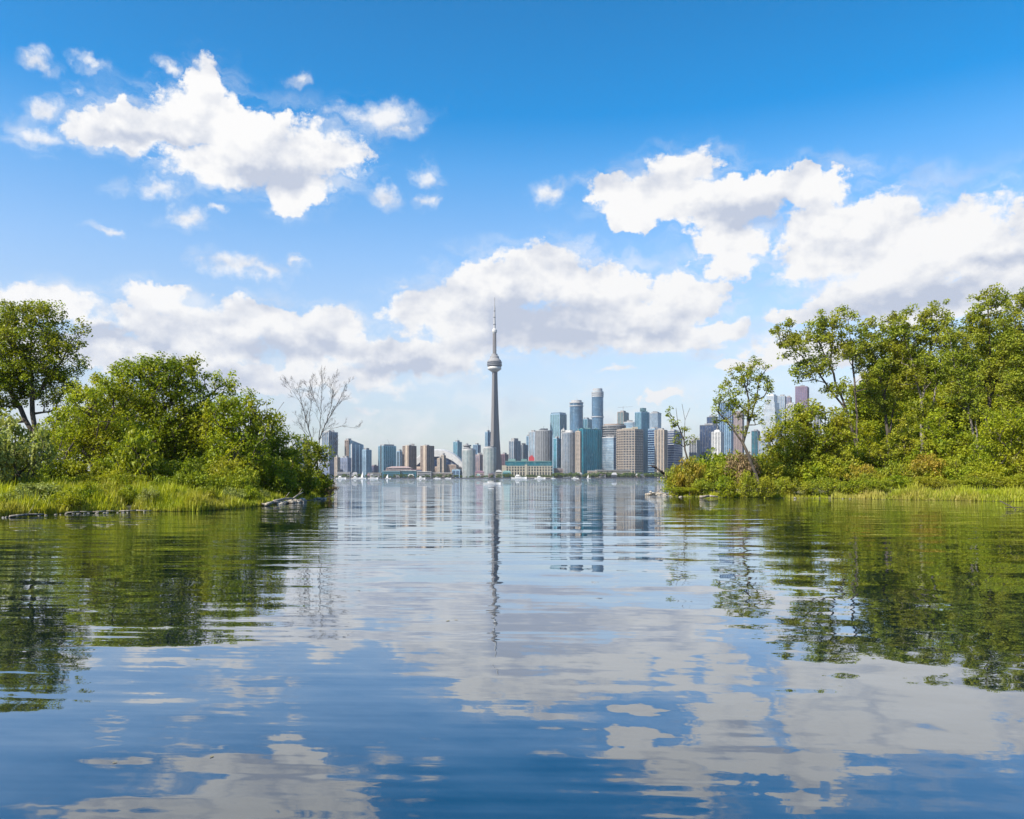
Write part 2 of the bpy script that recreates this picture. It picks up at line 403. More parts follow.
def pd(lst): return [(X(px, D), D) for px, D in lst]
L_FRONT = [(-260, 26), (-120, 28), (-60, 31), (-36, 34)] + pd([(0, 37), (60, 40), (130, 42.5), (200, 43.5), (240, 47), (270, 52), (298, 60), (318, 68), (331, 80), (335, 92)])
L_BACK = [(-260, 150), (-150, 150), (-90, 148), (-60, 140)] + [(-52, 138), (-45, 134), (-40, 130), (-36, 126)] + pd([(270, 118), (290, 112), (305, 106), (318, 102), (328, 98), (335, 93)])
R_FRONT = pd([(668, 92), (668, 83), (684, 77), (720, 74), (770, 72), (830, 71), (885, 67), (950, 64), (1024, 61)]) + [(60, 58), (100, 52), (260, 45)]
R_BACK = pd([(669, 93), (674, 100), (690, 108), (715, 114), (745, 120), (780, 126), (830, 132)]) + [(58, 138), (75, 142), (100, 146), (150, 150), (260, 150)]
def seg_dist(p, poly):
    x, y = p; best = 1e9
    for (ax, ay), (bx, by) in zip(poly[:-1], poly[1:]):
        dx, dy = bx - ax, by - ay; tt = max(0, min(1, ((x - ax) * dx + (y - ay) * dy) / (dx * dx + dy * dy + 1e-9)))
        best = min(best, math.hypot(x - ax - tt * dx, y - ay - tt * dy))
    return best
def smooth(t_): t_ = max(0.0, min(1.0, t_)); return t_ * t_ * (3 - 2 * t_)
def land_h(x, y):
    if x < 0: d = min(seg_dist((x, y), L_FRONT), seg_dist((x, y), L_BACK))
    else: d = min(seg_dist((x, y), R_FRONT), seg_dist((x, y), R_BACK))
    return 0.04 + 0.85 * smooth(d / 7.0) + 0.05 * math.sin(x * 0.9) * math.sin(y * 0.7) * smooth(d / 3)
m_soil, t = new_mat('bank_soil')
geo = t.n('ShaderNodeNewGeometry')
n1 = t.n('ShaderNodeTexNoise', {'Vector': geo.outputs['Position'], 'Scale': 0.7, 'Detail': 8.0, 'Roughness': 0.7})
c = t.mix(t.mr(n1.outputs[0], 0.35, 0.65), (0.05, 0.055, 0.02, 1), (0.13, 0.12, 0.06, 1))
bp = t.n('ShaderNodeBump', {'Strength': 0.9, 'Distance': 0.2, 'Height': n1.outputs[0]})
finish(t, t.n('ShaderNodeBsdfPrincipled', {'Base Color': c, 'Roughness': 0.95, 'Normal': bp.outputs[0]}).outputs[0])
def resample(poly, n):
    seg = [0]
    for a, b in zip(poly[:-1], poly[1:]): seg.append(seg[-1] + math.hypot(b[0] - a[0], b[1] - a[1]))
    out = []
    for k in range(n):
        s_ = seg[-1] * k / (n - 1); i = 0
        while i < len(seg) - 2 and seg[i + 1] < s_: i += 1
        u = (s_ - seg[i]) / max(1e-9, seg[i + 1] - seg[i])
        out.append((poly[i][0] + (poly[i + 1][0] - poly[i][0]) * u, poly[i][1] + (poly[i + 1][1] - poly[i][1]) * u))
    return out
def land(name, front, back):
    A, B = [], []
    for k in range(len(front) - 1):          # same number of steps between matching corners
        for u in [i / 12 for i in range(12)]:
            A.append(tuple(front[k][i] + (front[k + 1][i] - front[k][i]) * u for i in (0, 1)))
            B.append(tuple(back[k][i] + (back[k + 1][i] - back[k][i]) * u for i in (0, 1)))
    A.append(front[-1]); B.append(back[-1])
    n = len(A); mb = MB(); S = [0, .01, .025, .05, .08, .13, .2, .35, .5, .65, .8, .87, .92, .95, .975, .99, 1]
    for k, s_ in enumerate(S):
        for i in range(n):
            x = A[i][0] + (B[i][0] - A[i][0]) * s_; y = A[i][1] + (B[i][1] - A[i][1]) * s_
            j = 0.25 * math.sin(i * 1.7 + k) if k in (0, 1) else 0
            z = land_h(x, y) if 0 < k < len(S) - 1 else -0.35
            mb.v.append((x, y + j, z))
    for k in range(len(S) - 1):
        for i in range(n - 1): mb.f.append((k * n + i, k * n + i + 1, (k + 1) * n + i + 1, (k + 1) * n + i))
    o = mb.build(name, m_soil, smooth=True); o['kind'] = 'structure'; return o
land('ground_left_bank', L_FRONT, L_BACK)
land('ground_right_bank', R_FRONT, R_BACK)
CITY_Y = 2100
mb = MB(); mb.box(-6500, 6500, CITY_Y, 6800, -2.0, 1.6)
o = mb.build('ground_city', simple_mat('city_ground', (0.22, 0.22, 0.21), 0.9)); o['kind'] = 'structure'

# ------------------------------------------------------------------ foliage machinery
def leaves_mesh(name, C, per, spread, size, mat, aspect=0.62, up=0.5, flat=0.8, rng=RNG, tone_c=None):
    """C: (n,3) clump centres -> one mesh of leaf-sized faces"""
    n = len(C); k = n * per
    c = np.repeat(C, per, 0)
    off = rng.normal(0, 1, (k, 3)); off *= (rng.random((k, 1)) ** 0.35) / np.maximum(np.linalg.norm(off, axis=1, keepdims=True), 1e-6)
    sp_ = np.repeat(rng.uniform(0.65, 1.3, (n, 1)), per, 0) * spread
    off *= sp_; off[:, 2] *= flat
    p = c + off
    nrm = rng.normal(0, 1, (k, 3)); nrm[:, 2] += up * 2; nrm += off / sp_ * 0.8
    nrm /= np.linalg.norm(nrm, axis=1, keepdims=True)
    t1 = np.cross(nrm, rng.normal(0, 1, (k, 3))); t1 /= np.maximum(np.linalg.norm(t1, axis=1, keepdims=True), 1e-6)
    t2 = np.cross(nrm, t1)
    L = (size * rng.uniform(0.6, 1.35, (k, 1))); Wd = L * aspect
    v = np.empty((k, 4, 3), np.float32)
    v[:, 0] = p - t1 * L * 0.5; v[:, 1] = p + t2 * Wd * 0.5 + nrm * Wd * 0.12; v[:, 2] = p + t1 * L * 0.5; v[:, 3] = p - t2 * Wd * 0.5 + nrm * Wd * 0.12
    tone = np.clip(np.repeat(rng.uniform(0.0, 1.0, n), per) + rng.normal(0, 0.25, k), 0, 1).astype(np.float32)
    return quads_mesh(name, v, mat, tone)
def quads_mesh(name, v, mat, tone=None):
    k = len(v); me = bpy.data.meshes.new(name)
    me.vertices.add(k * 4); me.vertices.foreach_set('co', v.reshape(-1).astype(np.float32))
    me.loops.add(k * 4); me.loops.foreach_set('vertex_index', np.arange(k * 4, dtype=np.int32))
    me.polygons.add(k); me.polygons.foreach_set('loop_start', np.arange(0, k * 4, 4, dtype=np.int32))
    me.update(calc_edges=True)
    if tone is not None:
        a = me.attributes.new('tone', 'FLOAT', 'FACE'); a.data.foreach_set('value', tone)
    me.materials.append(mat); return me
def tubes_mesh(name, segs, mat, n=5):
    """segs: list of (a, b, r0, r1)"""
    A = np.array([s_[0] for s_ in segs], float); B = np.array([s_[1] for s_ in segs], float)
    r0 = np.array([s_[2] for s_ in segs])[:, None]; r1 = np.array([s_[3] for s_ in segs])[:, None]
    d = B - A; d /= np.maximum(np.linalg.norm(d, axis=1, keepdims=True), 1e-6)
    ref = np.where(np.abs(d[:, 2:3]) > 0.9, np.array([[1.0, 0, 0]]), np.array([[0, 0, 1.0]]))
    u = np.cross(d, ref); u /= np.linalg.norm(u, axis=1, keepdims=True); w = np.cross(d, u)
    k = len(segs); v = np.empty((k, 2, n, 3), np.float32)
    for i in range(n):
        a = 2 * math.pi * i / n; q = u * math.cos(a) + w * math.sin(a)
        v[:, 0, i] = A - d * r0 * 0.3 + q * r0; v[:, 1, i] = B + q * r1
    f = np.empty((k, n, 4), np.int32); base = (np.arange(k) * 2 * n)
    for i in range(n):
        j = (i + 1) % n
        f[:, i, 0] = base + i; f[:, i, 1] = base + j; f[:, i, 2] = base + n + j; f[:, i, 3] = base + n + i
    me = bpy.data.meshes.new(name)
    me.vertices.add(k * 2 * n); me.vertices.foreach_set('co', v.reshape(-1))
    me.loops.add(k * n * 4); me.loops.foreach_set('vertex_index', f.reshape(-1))
    me.polygons.add(k * n); me.polygons.foreach_set('loop_start', np.arange(0, k * n * 4, 4, dtype=np.int32))
    me.update(calc_edges=True); me.polygons.foreach_set('use_smooth', np.ones(k * n, bool))
    me.materials.append(mat); return me
def grow(stems, pts, rtip=0.018, rng=RNG, power=2.3, rmax=0.3):
    """connect crown points to the stems by greedy nearest growth; returns segments with pipe-model radii"""
    nodes = []; parent = []; depth = []
    for st in stems:
        prev = -1
        for i, p in enumerate(st):
            p = np.array(p, float)
            if i == 0:
                # a later stem may fork from an existing node
                hit = [k for k, q in enumerate(nodes) if np.linalg.norm(q - p) < 1e-3]
                if hit: prev = hit[0]; continue
            if prev >= 0:
                q = nodes[prev]; m = max(1, int(np.linalg.norm(p - q) / 0.9))
                for j in range(1, m + 1):
                    w = q + (p - q) * j / m
                    if j < m: w = w + rng.normal(0, 0.05, 3)
                    nodes.append(w); parent.append(prev); depth.append(depth[prev] + np.linalg.norm(w - nodes[prev])); prev = len(nodes) - 1
            else:
                nodes.append(p); parent.append(-1); depth.append(0.0); prev = len(nodes) - 1
    root = nodes[0]
    order = np.argsort(np.linalg.norm((pts - root), axis=1))
    N = np.zeros((len(nodes) + len(pts) * 3 + 8, 3)); D_ = np.zeros(len(N)); cnt = len(nodes)
    N[:cnt] = np.array(nodes); D_[:cnt] = np.array(depth)
    tips = []
    for oi in order:
        p = pts[oi]
        d = np.linalg.norm(N[:cnt] - p, axis=1)
        rise = N[:cnt, 2] - p[2]
        cost = d + 0.18 * D_[:cnt] + np.maximum(rise + 0.1, 0) * 0.9
        cost[0] += 1.0
        k = int(np.argmin(cost)); q = N[k].copy(); L = d[k]
        m = 1 if L < 0.7 else (2 if L < 1.8 else 3)
        prev = k
        for j in range(1, m + 1):
            w = q + (p - q) * j / m
            if j < m: w = w + rng.normal(0, 0.07 * L, 3) + np.array([0, 0, -0.04 * L])
            N[cnt] = w; D_[cnt] = D_[prev] + np.linalg.norm(w - N[prev]); parent.append(prev); prev = cnt; cnt += 1
        tips.append(prev)
    par = np.array(parent[:cnt]); load = np.zeros(cnt)
    for tp in tips: load[tp] += 1.0
    load[:] = np.maximum(load, 0)
    for i in range(cnt - 1, 0, -1):
        if par[i] >= 0: load[par[i]] += load[i]
    load = np.maximum(load, 1.0)
    rad = np.minimum(rtip * load ** (1 / power), rmax)
    return [(N[par[i]], N[i], min(rad[par[i]], rad[i] * 1.5), rad[i]) for i in range(1, cnt) if par[i] >= 0]
def lobe_pts(lobes, D, base, dens=1.0, rng=RNG):
    out = []
    for lb in lobes:
        px, py, rx, ry = lb[:4]; dy = lb[4] if len(lb) > 4 else 0.0
        c = np.array([X(px, D + dy), D + dy, Z(py, D + dy)]) - base
        a = rx / F * D; b = ry / F * D
        n = max(4, int(dens * a * a * b * 4.2 * 0.42 + a * b * dens * 2))
        d = rng.normal(0, 1, (n, 3)); d /= np.linalg.norm(d, axis=1, keepdims=True)
        r = rng.random((n, 1)) ** 0.42
        out.append(c + d * r * np.array([a, a * 0.95, b]))
    return np.concatenate(out)
DENS = 2.9; PER = 1.35; NL = [0]
def tree(name, label, cat, px, D, lobes, stems=None, leaf='dense', bark=None, group=None, dens=1.0, per=38, spread=0.55,
         size=0.2, rtip=0.018, rmax=0.3, base_py=None, up=0.5, flat=0.8, part_names=('trunk', 'crown'), aspect=0.62, seed=None):
    rng = np.random.default_rng(seed if seed is not None else int(px * 7 + D * 13) % 99991)
    bx, by = X(px, D), D; bz = land_h(bx, by) - 0.1
    root = empty(name, (bx, by, bz), label, cat, group)
    base = np.array([bx, by, bz])
    pts = lobe_pts(lobes, D, base, dens * DENS, rng)
    per = int(per * PER); NL[0] += per * len(pts)
    if stems is None:
        top = pts[:, 2].max(); cx = pts[:, 0].mean(); cy = pts[:, 1].mean()
        stems = [[(0, 0, 0), (cx * 0.3, cy * 0.3, top * 0.3), (cx * 0.8, cy * 0.8, top * 0.62)]]
    else:
        st2 = []
        for st in stems:
            st2.append([tuple(np.array([X(p[0], D + (p[2] if len(p) > 2 else 0)), D + (p[2] if len(p) > 2 else 0), Z(p[1], D)]) - base) for p in st])
        stems = st2
        stems[0][0] = (stems[0][0][0], stems[0][0][1], 0.0)
    segs = grow(stems, pts, rtip, rng, rmax=rmax)
    link_mesh(part_names[0], tubes_mesh(part_names[0], segs, bark or BARK), None, root)
    if leaf:
        link_mesh(part_names[1], leaves_mesh(part_names[1], pts, per, spread, size, LM[leaf], up=up, flat=flat, rng=rng, aspect=aspect), None, root)
    return root

# ------------------------------------------------------------------ left bank trees
tree('broadleaf_tree', 'tall airy cottonwood at the far left, rising above every other left-bank tree', 'tree', 30, 66,
     [(28,335,40,32),(-10,345,40,40),(62,352,24,28),(72,385,14,14,1),(20,380,40,28),(45,312,22,12),(8,312,24,12),(-40,390,40,40),(85,330,6,8),(60,400,20,14),(30,372,26,20),(0,395,22,18),(50,375,18,16),(78,365,10,12)],
     [[(38,480),(36,440),(32,400),(30,350)],[(36,440),(15,400),(-10,350)],[(32,400),(55,370),(72,340)]], 'dense', rmax=0.2, rtip=0.015, dens=0.8, per=36, size=0.19, spread=0.6)
tree('broadleaf_tree', 'bright green ash with long sprays between the far-left cottonwood and round dense tree', 'tree', 92, 54,
     [(95,420,34,38),(85,396,24,18),(72,405,14,14),(112,385,16,16),(100,378,12,8),(128,400,14,16),(70,440,30,30),(105,395,18,14,-1),(120,440,30,30)], None, 'bright', dens=1.0, per=34, size=0.21, spread=0.5, aspect=0.42, up=0.3)
tree('broadleaf_tree', 'widest round-topped dense tree in the middle of the left bank', 'tree', 158, 60,
     [(150,385,40,28),(135,370,24,12),(180,378,26,20),(165,365,30,10),(120,410,30,30),(160,430,45,40),(195,415,22,36),(170,460,40,20),(148,430,34,30),(120,455,26,22),(205,445,20,28),(148,362,10,7),(190,362,9,8)],
     None, 'dense', dens=0.95, per=38, size=0.19, spread=0.58)
tree('broadleaf_tree', 'slim tree whose leafy top leans right above its neighbours on the left bank', 'tree', 205, 62,
     [(216,383,14,12),(232,378,9,7),(203,400,12,20),(226,392,14,9),(198,430,16,28)], [[(200,478),(204,430),(210,395),(228,380)]], 'bright', dens=1.1, per=34, size=0.18, spread=0.5)
tree('broadleaf_tree', 'light green maple right of the leaning slim tree, bank bright on its left side', 'tree', 232, 58,
     [(232,415,26,22),(222,430,24,34),(250,405,20,12),(255,425,22,26),(236,455,34,24)], None, 'bright', dens=1.0, per=36, size=0.19, spread=0.55)
tree('broadleaf_tree', 'dark green tree with a withered twiggy top right of the light green maple', 'tree', 275, 66,
     [(268,432,18,20),(284,445,18,18),(262,455,24,22),(292,465,24,18),(280,418,8,5)], [[(270,485),(272,455),(268,425),(266,400)],[(268,425),(284,402)]], 'dense', dens=1.05, per=36, size=0.19, spread=0.55)
tree('broadleaf_tree', 'lowest green tree on the left bank point, around the foot of the bare tree', 'tree', 306, 72,
     [(302,450,18,18),(318,462,14,18),(326,450,8,8),(310,478,22,12),(322,482,12,9)], None, 'dense', dens=1.1, per=34, size=0.19, spread=0.5)
# background trees behind
for i, (px, D, top, rx, lab) in enumerate([(-70, 78, 350, 60, 'dark tree behind the tall far-left cottonwood'), (85, 84, 405, 46, 'dark tree filling the gap behind the green ash'),
        (190, 88, 408, 44, 'dark tree behind the round dense tree'), (250, 84, 430, 34, 'dark tree behind the light green maple'), (-30, 60, 400, 50, 'large rounded tree cut by the left edge of the picture')]):
    h = (470 - top) / 2
    tree('broadleaf_tree', lab, 'tree', px, D, [(px, top + h * 0.7, rx * 0.8, h * 0.7), (px - rx * 0.3, top + h * 1.2, rx * 0.8, h * 0.7), (px + rx * 0.4, top + h * 1.25, rx * 0.7, h * 0.65)],
         None, 'dense', dens=0.55, per=32, size=0.26, spread=0.75)
# bare tree
def bare_tree():
    D = 74; px = 318; bx, by = X(px, D), D; bz = land_h(bx, by) - 0.1
    root = empty('bare_tree', (bx, by, bz), 'leafless grey tree with thin upswept branches at the tip of the left bank', 'bare tree')
    base = np.array([bx, by, bz]); rng = np.random.default_rng(15); segs = []
    def P_(p, q, dy=0): return np.array([X(p, D + dy), D + dy, Z(q, D)]) - base
    def limb(path, r0, r1, kids, spread=0.42):
        """a curved limb through the path, with side shoots that sweep upward"""
        pts = [np.array(p, float) for p in path]; fine = []
        for a_, b_ in zip(pts[:-1], pts[1:]):
            m = max(2, int(np.linalg.norm(b_ - a_) / 0.35))
            for j in range(m): fine.append(a_ + (b_ - a_) * j / m + rng.normal(0, 0.025, 3))
        fine.append(pts[-1]); n = len(fine)
        for i in range(n - 1):
            f0, f1 = i / (n - 1), (i + 1) / (n - 1)
            segs.append((fine[i], fine[i + 1], r0 + (r1 - r0) * f0, r0 + (r1 - r0) * f1))
        for k in range(kids):
            i = int(n * (0.25 + 0.7 * (k + rng.random()) / kids)); i = min(i, n - 2)
            d = fine[i + 1] - fine[i]; d /= np.linalg.norm(d)
            side = rng.normal(0, 1, 3); side -= d * (side @ d); side /= np.linalg.norm(side)
            L = (1.0 - i / n * 0.5) * rng.uniform(0.8, 1.5); r = (r0 + (r1 - r0) * i / n) * 0.42
            twig(fine[i], d * math.cos(spread) + side * math.sin(spread), L, r, 3)
    def twig(p, d, L, r, lev):
        m = 5; q = p.copy(); d = d / np.linalg.norm(d)
        for j in range(m):
            d = d + np.array([0, 0, 0.05]) + rng.normal(0, 0.05, 3); d /= np.linalg.norm(d)
            q2 = q + d * L / m; segs.append((q, q2, max(r * (1 - j / m * .6), .006), max(r * (1 - (j + 1) / m * .6), .0045))); q = q2
            if lev and j in (1, 2, 3):
                side = rng.normal(0, 1, 3); side -= d * (side @ d); side /= np.linalg.norm(side)
                twig(q, d * math.cos(.42) + side * math.sin(.42), L * rng.uniform(.45, .7), r * .5, lev - 1)
    A = P_(317, 462)
    limb([(0, 0, 0), A], .13, .11, 0)
    limb([A, P_(313, 446), P_(308, 428), P_(302, 405), P_(297, 382)], .085, .014, 16)
    limb([A, P_(319, 440), P_(327, 422), P_(337, 404), P_(347, 383)], .085, .014, 18)
    limb([P_(308, 428), P_(311, 405, .5), P_(311, 378, .8)], .05, .012, 13)
    limb([P_(319, 440), P_(321, 415, -.6), P_(322, 375, -1)], .055, .012, 15)
    limb([P_(327, 422), P_(331, 405, .6), P_(334, 377, 1.0)], .045, .012, 13)
    limb([P_(302, 405), P_(296, 396), P_(290, 386)], .03, .01, 6)
    limb([P_(321, 415, -.6), P_(315, 400), P_(305, 384)], .03, .01, 7)
    limb([P_(319, 440), P_(330, 430), P_(341, 426), P_(357, 428)], .03, .010, 4, .3)
    limb([P_(313, 446), P_(303, 430, -.5), P_(296, 415, -.8)], .04, .012, 5)
    limb([A, P_(327, 450, .4), P_(336, 442, .6)], .035, .012, 3)
    link_mesh('branches', tubes_mesh('branches', [(a_, b_, r0 * .72, r1 * .72) for a_, b_, r0, r1 in segs], BARK_DARK), None, root)
bare_tree()

# ------------------------------------------------------------------ right bank trees
def rtree(label, px, D, lobes, stems, leaf='cotton', dens=0.52, per=40, size=0.25, spread=0.62, **k):
    return tree('broadleaf_tree', label, 'tree', px, D, lobes, stems, leaf, dens=dens, per=per, size=size, spread=spread, rtip=0.017, rmax=0.20, **k)
rtree('small open-crowned tree on a dark leaning trunk, standing alone left of the tall right-bank trees', 762, 76,
      [(742,378,20,16),(730,395,14,14),(758,372,12,12),(762,392,10,18),(745,410,18,12),(714,405,9,8),(722,418,10,7),(738,432,10,6),(756,420,8,8),(752,360,10,6)],
      [[(762,496),(752,465),(743,443),(732,428),(718,412)],[(743,443),(748,425),(749,400),(742,375)],[(748,425),(756,400),(760,375)]], dens=1.0, per=24, size=0.2, spread=0.42)
rtree('leftmost of the tall right-bank trees, its long bare limbs reaching out left over the thicket', 850, 88,
      [(792,345,20,14),(778,335,12,9),(806,372,18,12),(815,335,20,14),(828,320,18,14),(838,345,20,22),(822,365,18,14),(846,312,12,8),(860,345,14,20),(836,390,16,12),(868,372,14,18),(792,322,8,5)],
      [[(868,490),(858,450),(846,410),(830,365),(815,335)],[(846,410),(820,375),(790,345)],[(858,450),(856,400),(852,350),(848,320)],[(830,365),(833,335),(830,318)]])
rtree('tall tree with crossing dark limbs, second tall one from the left on the right bank', 888, 90,
      [(880,335,18,18),(872,350,18,18),(895,322,14,12),(885,365,22,20),(868,322,10,8),(900,345,14,22),(878,395,20,18),(905,385,14,18)],
      [[(888,490),(888,440),(884,395),(872,352)],[(888,440),(896,400),(905,380),(908,350)],[(884,395),(898,350),(894,320)]])
rtree('tall twin-stemmed tree with a pale upright trunk in the middle of the right bank', 922, 88,
      [(915,325,20,16),(935,318,18,14),(900,340,14,18),(925,345,24,20),(945,335,14,18),(920,375,24,20),(940,370,16,18),(908,312,8,6),(940,306,10,6),(925,410,20,16)],
      [[(922,490),(922,440),(922,400),(912,360),(902,330)],[(922,400),(928,370),(932,330)],[(922,440),(934,400),(942,350)]], bark=BARK_PALE)
rtree('tallest tree of the right bank, its top highest of all near the right edge', 985, 90,
      [(985,300,14,12),(1002,305,14,14),(975,318,16,14),(990,330,26,20),(965,345,18,20),(1000,355,22,20),(980,375,26,20),(1010,330,12,14),(992,292,9,6),(962,375,16,18)],
      [[(978,492),(982,445),(990,400),(990,350),(988,310)],[(990,400),(972,360),(965,340)],[(990,400),(1004,360),(1006,320)]])
rtree('tall tree with forked pale stems between the twin-stemmed tree and the tallest one', 962, 84,
      [(955,345,14,14),(968,358,16,14),(948,365,14,14),(962,390,22,18),(948,330,10,8),(975,410,18,16)],
      [[(985,490),(978,450),(968,410),(955,370),(950,340)],[(978,450),(975,410),(965,380),(960,355)]], bark=BARK_PALE)
rtree('tall tree cut by the right edge of the picture', 1035, 86,
      [(1022,310,16,16),(1040,300,22,16),(1020,345,20,22),(1045,350,30,30),(1015,385,20,20),(1040,400,30,30),(1026,296,9,7),(1070,340,30,40)],
      [[(1032,492),(1030,440),(1028,390),(1024,330)],[(1030,440),(1045,380),(1042,320)],[(1028,390),(1010,360)]])
rtree('bright yellow-green tree in front of the crossing-limbed tree, its crown low over the thicket', 800, 82,
      [(800,420,24,14),(790,440,26,20),(812,412,16,12),(825,440,24,22),(780,455,20,14),(840,425,16,20),(815,462,36,16)], None, 'yellow', dens=0.8, per=36)
rtree('bushy tree at the right edge below the tall crowns', 1010, 74,
      [(1010,425,26,24),(1030,440,26,30),(990,440,20,20),(1005,462,30,16)], None, 'bright', dens=0.75, per=36, size=0.2)
for px, D, top, rx, lf_, lab in [(868, 85, 418, 17, 'bright', 'young leafy tree filling the gap left of the crossing-limbed tree'), (905, 84, 412, 19, 'yellow', 'young yellow-green tree between the crossing-limbed and the twin-stemmed trees'),
        (940, 83, 405, 20, 'bright', 'young bright tree just right of the pale upright trunk'), (965, 82, 425, 16, 'dense', 'young dark tree in front of the forked pale stems'),
        (883, 83, 438, 14, 'yellow', 'small yellow-green tree at the foot of the crossing-limbed tree'), (925, 82, 436, 13, 'yellow', 'small yellow-green tree hiding the foot of the pale upright trunk')]:
    h = (470 - top) / 2
    tree('young_tree', lab, 'tree', px, D, [(px, top + h * .5, rx * .6, h * .5), (px - rx * .35, top + h, rx * .7, h * .6), (px + rx * .4, top + h * 1.1, rx * .7, h * .6), (px, top + h * 1.5, rx * .8, h * .5)], None, lf_, dens=0.65, per=34, size=0.22, spread=0.5)
BG = [(872,100,372,30,'dark tree behind the crossing-limbed tree'),(905,112,340,40,'dark tree deep behind the twin-stemmed tree'),(955,104,352,34,'dark tree behind the forked pale stems'),
      (1000,116,325,44,'dark tree deep behind the tallest tree'),(1060,108,350,50,'dark tree beyond the right edge of the picture'),(845,108,425,28,'low dark tree behind the yellow-green tree'),
      (935,98,425,30,'low dark tree behind the pale upright trunk'),(975,96,430,26,'low dark tree at the foot of the tallest tree'),(1100,95,330,60,'tall tree outside the right edge, overhanging it'),
      (890,96,425,22,'low dark tree at the foot of the crossing-limbed tree')]
for px, D, top, rx, lab in BG:
    h = (475 - top) / 2
    tree('broadleaf_tree', lab, 'tree', px, D, [(px, top + h * 0.6, rx * 0.8, h * 0.6), (px - rx * 0.4, top + h * 1.15, rx * 0.8, h * 0.7), (px + rx * 0.4, top + h * 1.2, rx * 0.8, h * 0.7)],
         None, 'bright' if px in (905, 955, 1000, 890) else 'dense', dens=0.5, per=36, size=0.32, spread=0.8)
for px, D, top, rx, lf_, lab in [(1150, 92, 320, 50, 'cotton', 'tall cottonwood beyond the right edge, first outside the picture'), (1215, 86, 335, 50, 'bright', 'broad tree beyond the right edge, second outside the picture'),
        (1290, 90, 320, 60, 'cotton', 'tall tree beyond the right edge, third outside the picture'), (-130, 60, 345, 60, 'dense', 'broad tree beyond the left edge, first outside the picture'),
        (-230, 58, 330, 70, 'dense', 'tall tree beyond the left edge, second outside the picture'), (-340, 60, 350, 70, 'bright', 'bright tree beyond the left edge, third outside the picture')]:
    h = (475 - top) / 2
    tree('broadleaf_tree', lab, 'tree', px, D, [(px, top + h * 0.6, rx * 0.8, h * 0.6), (px - rx * 0.4, top + h * 1.15, rx * 0.8, h * 0.7), (px + rx * 0.4, top + h * 1.2, rx * 0.8, h * 0.7)],
         None, lf_, dens=0.3, per=34, size=0.3, spread=0.8)
# half-dead tree at the end of the right bank
tree('half_dead_tree', 'half-dead forked tree with few leaf tufts above the left end of the right thicket', 'tree', 690, 78,
     [(672,418,6,6),(668,412,4,4),(684,432,10,7),(678,441,8,5),(690,440,8,6),(676,425,4,4)],
     [[(692,490),(688,460),(684,440),(678,425),(669,412)],[(684,440),(685,420),(682,404)],[(678,425),(676,408)],[(685,420),(690,408)]], 'cotton', bark=BARK_DARK, dens=1.2, per=16, size=0.18, spread=0.36, rtip=0.02, rmax=0.12)
# leaning dead snag
mb = MB(); D = 79
pts_ = [(X(672, D), D, Z(482, D)), (X(664, D), D, Z(474, D)), (X(656, D), D - .3, Z(468, D)), (X(649, D), D - .5, Z(465.5, D))]
for (a, b), (r0, r1) in zip(zip(pts_[:-1], pts_[1:]), ((.16, .13), (.13, .10), (.10, .04))): mb.tube(a, b, r0, r1, 8)
mb.tube(pts_[2], (X(652, D), D, Z(463, D)), .05, .015, 6); mb.tube(pts_[1], (X(661, D), D, Z(468, D)), .04, .012, 6)
tag(mb.build('dead_snag', BARK_DARK, smooth=True), 'dark broken tree stub leaning out left over the water from the right thicket', 'dead trunk')

# ------------------------------------------------------------------ shrubs
def make_shrub_proto(leaf, seed, h=1.6, w=1.3, size=0.15):
    rng = np.random.default_rng(seed)
    n = 70; d = rng.normal(0, 1, (n, 3)); d /= np.linalg.norm(d, axis=1, keepdims=True)
    p = d * (rng.random((n, 1)) ** 0.4) * np.array([w, w, h * 0.5]); p[:, 2] += h * 0.55
    p[:, 0] += rng.normal(0, 0.15, n); p[:, 2] = np.maximum(p[:, 2], 0.15)
    stems = [[(0, 0, 0), (rng.uniform(-.2, .2), 0, h * 0.3)]]
    segs = grow(stems, p, 0.010, rng, rmax=0.05)
    return tubes_mesh('stems', segs, BARK), leaves_mesh('foliage', p, 44, 0.34, size, LM[leaf], rng=rng)
PROTO = {}
for i, (k, sz) in enumerate([('dense', .15), ('bright', .15), ('yellow', .14), ('pale', .13), ('orange', .14), ('brown', .12)]):
    PROTO[k] = [make_shrub_proto(k, 100 + i * 7 + j, size=sz) for j in range(3)]
def shrub(px, D, toppy, wpx, leaf, label, group, name='shrub'):
    x, y = X(px, D), D; z = land_h(x, y) - 0.05
    h = Z(toppy, D) - z; w = wpx / F * D / 2
    st, fo = PROTO[leaf][random.randrange(3)]
    r = empty(name, (x, y, z), label, 'shrub', group, random.uniform(0, 6.28))
    r.scale = (w / 1.45, w / 1.45, h / 1.75)
    link_mesh('stems', st, None, r); link_mesh('foliage', fo, None, r)
    return r
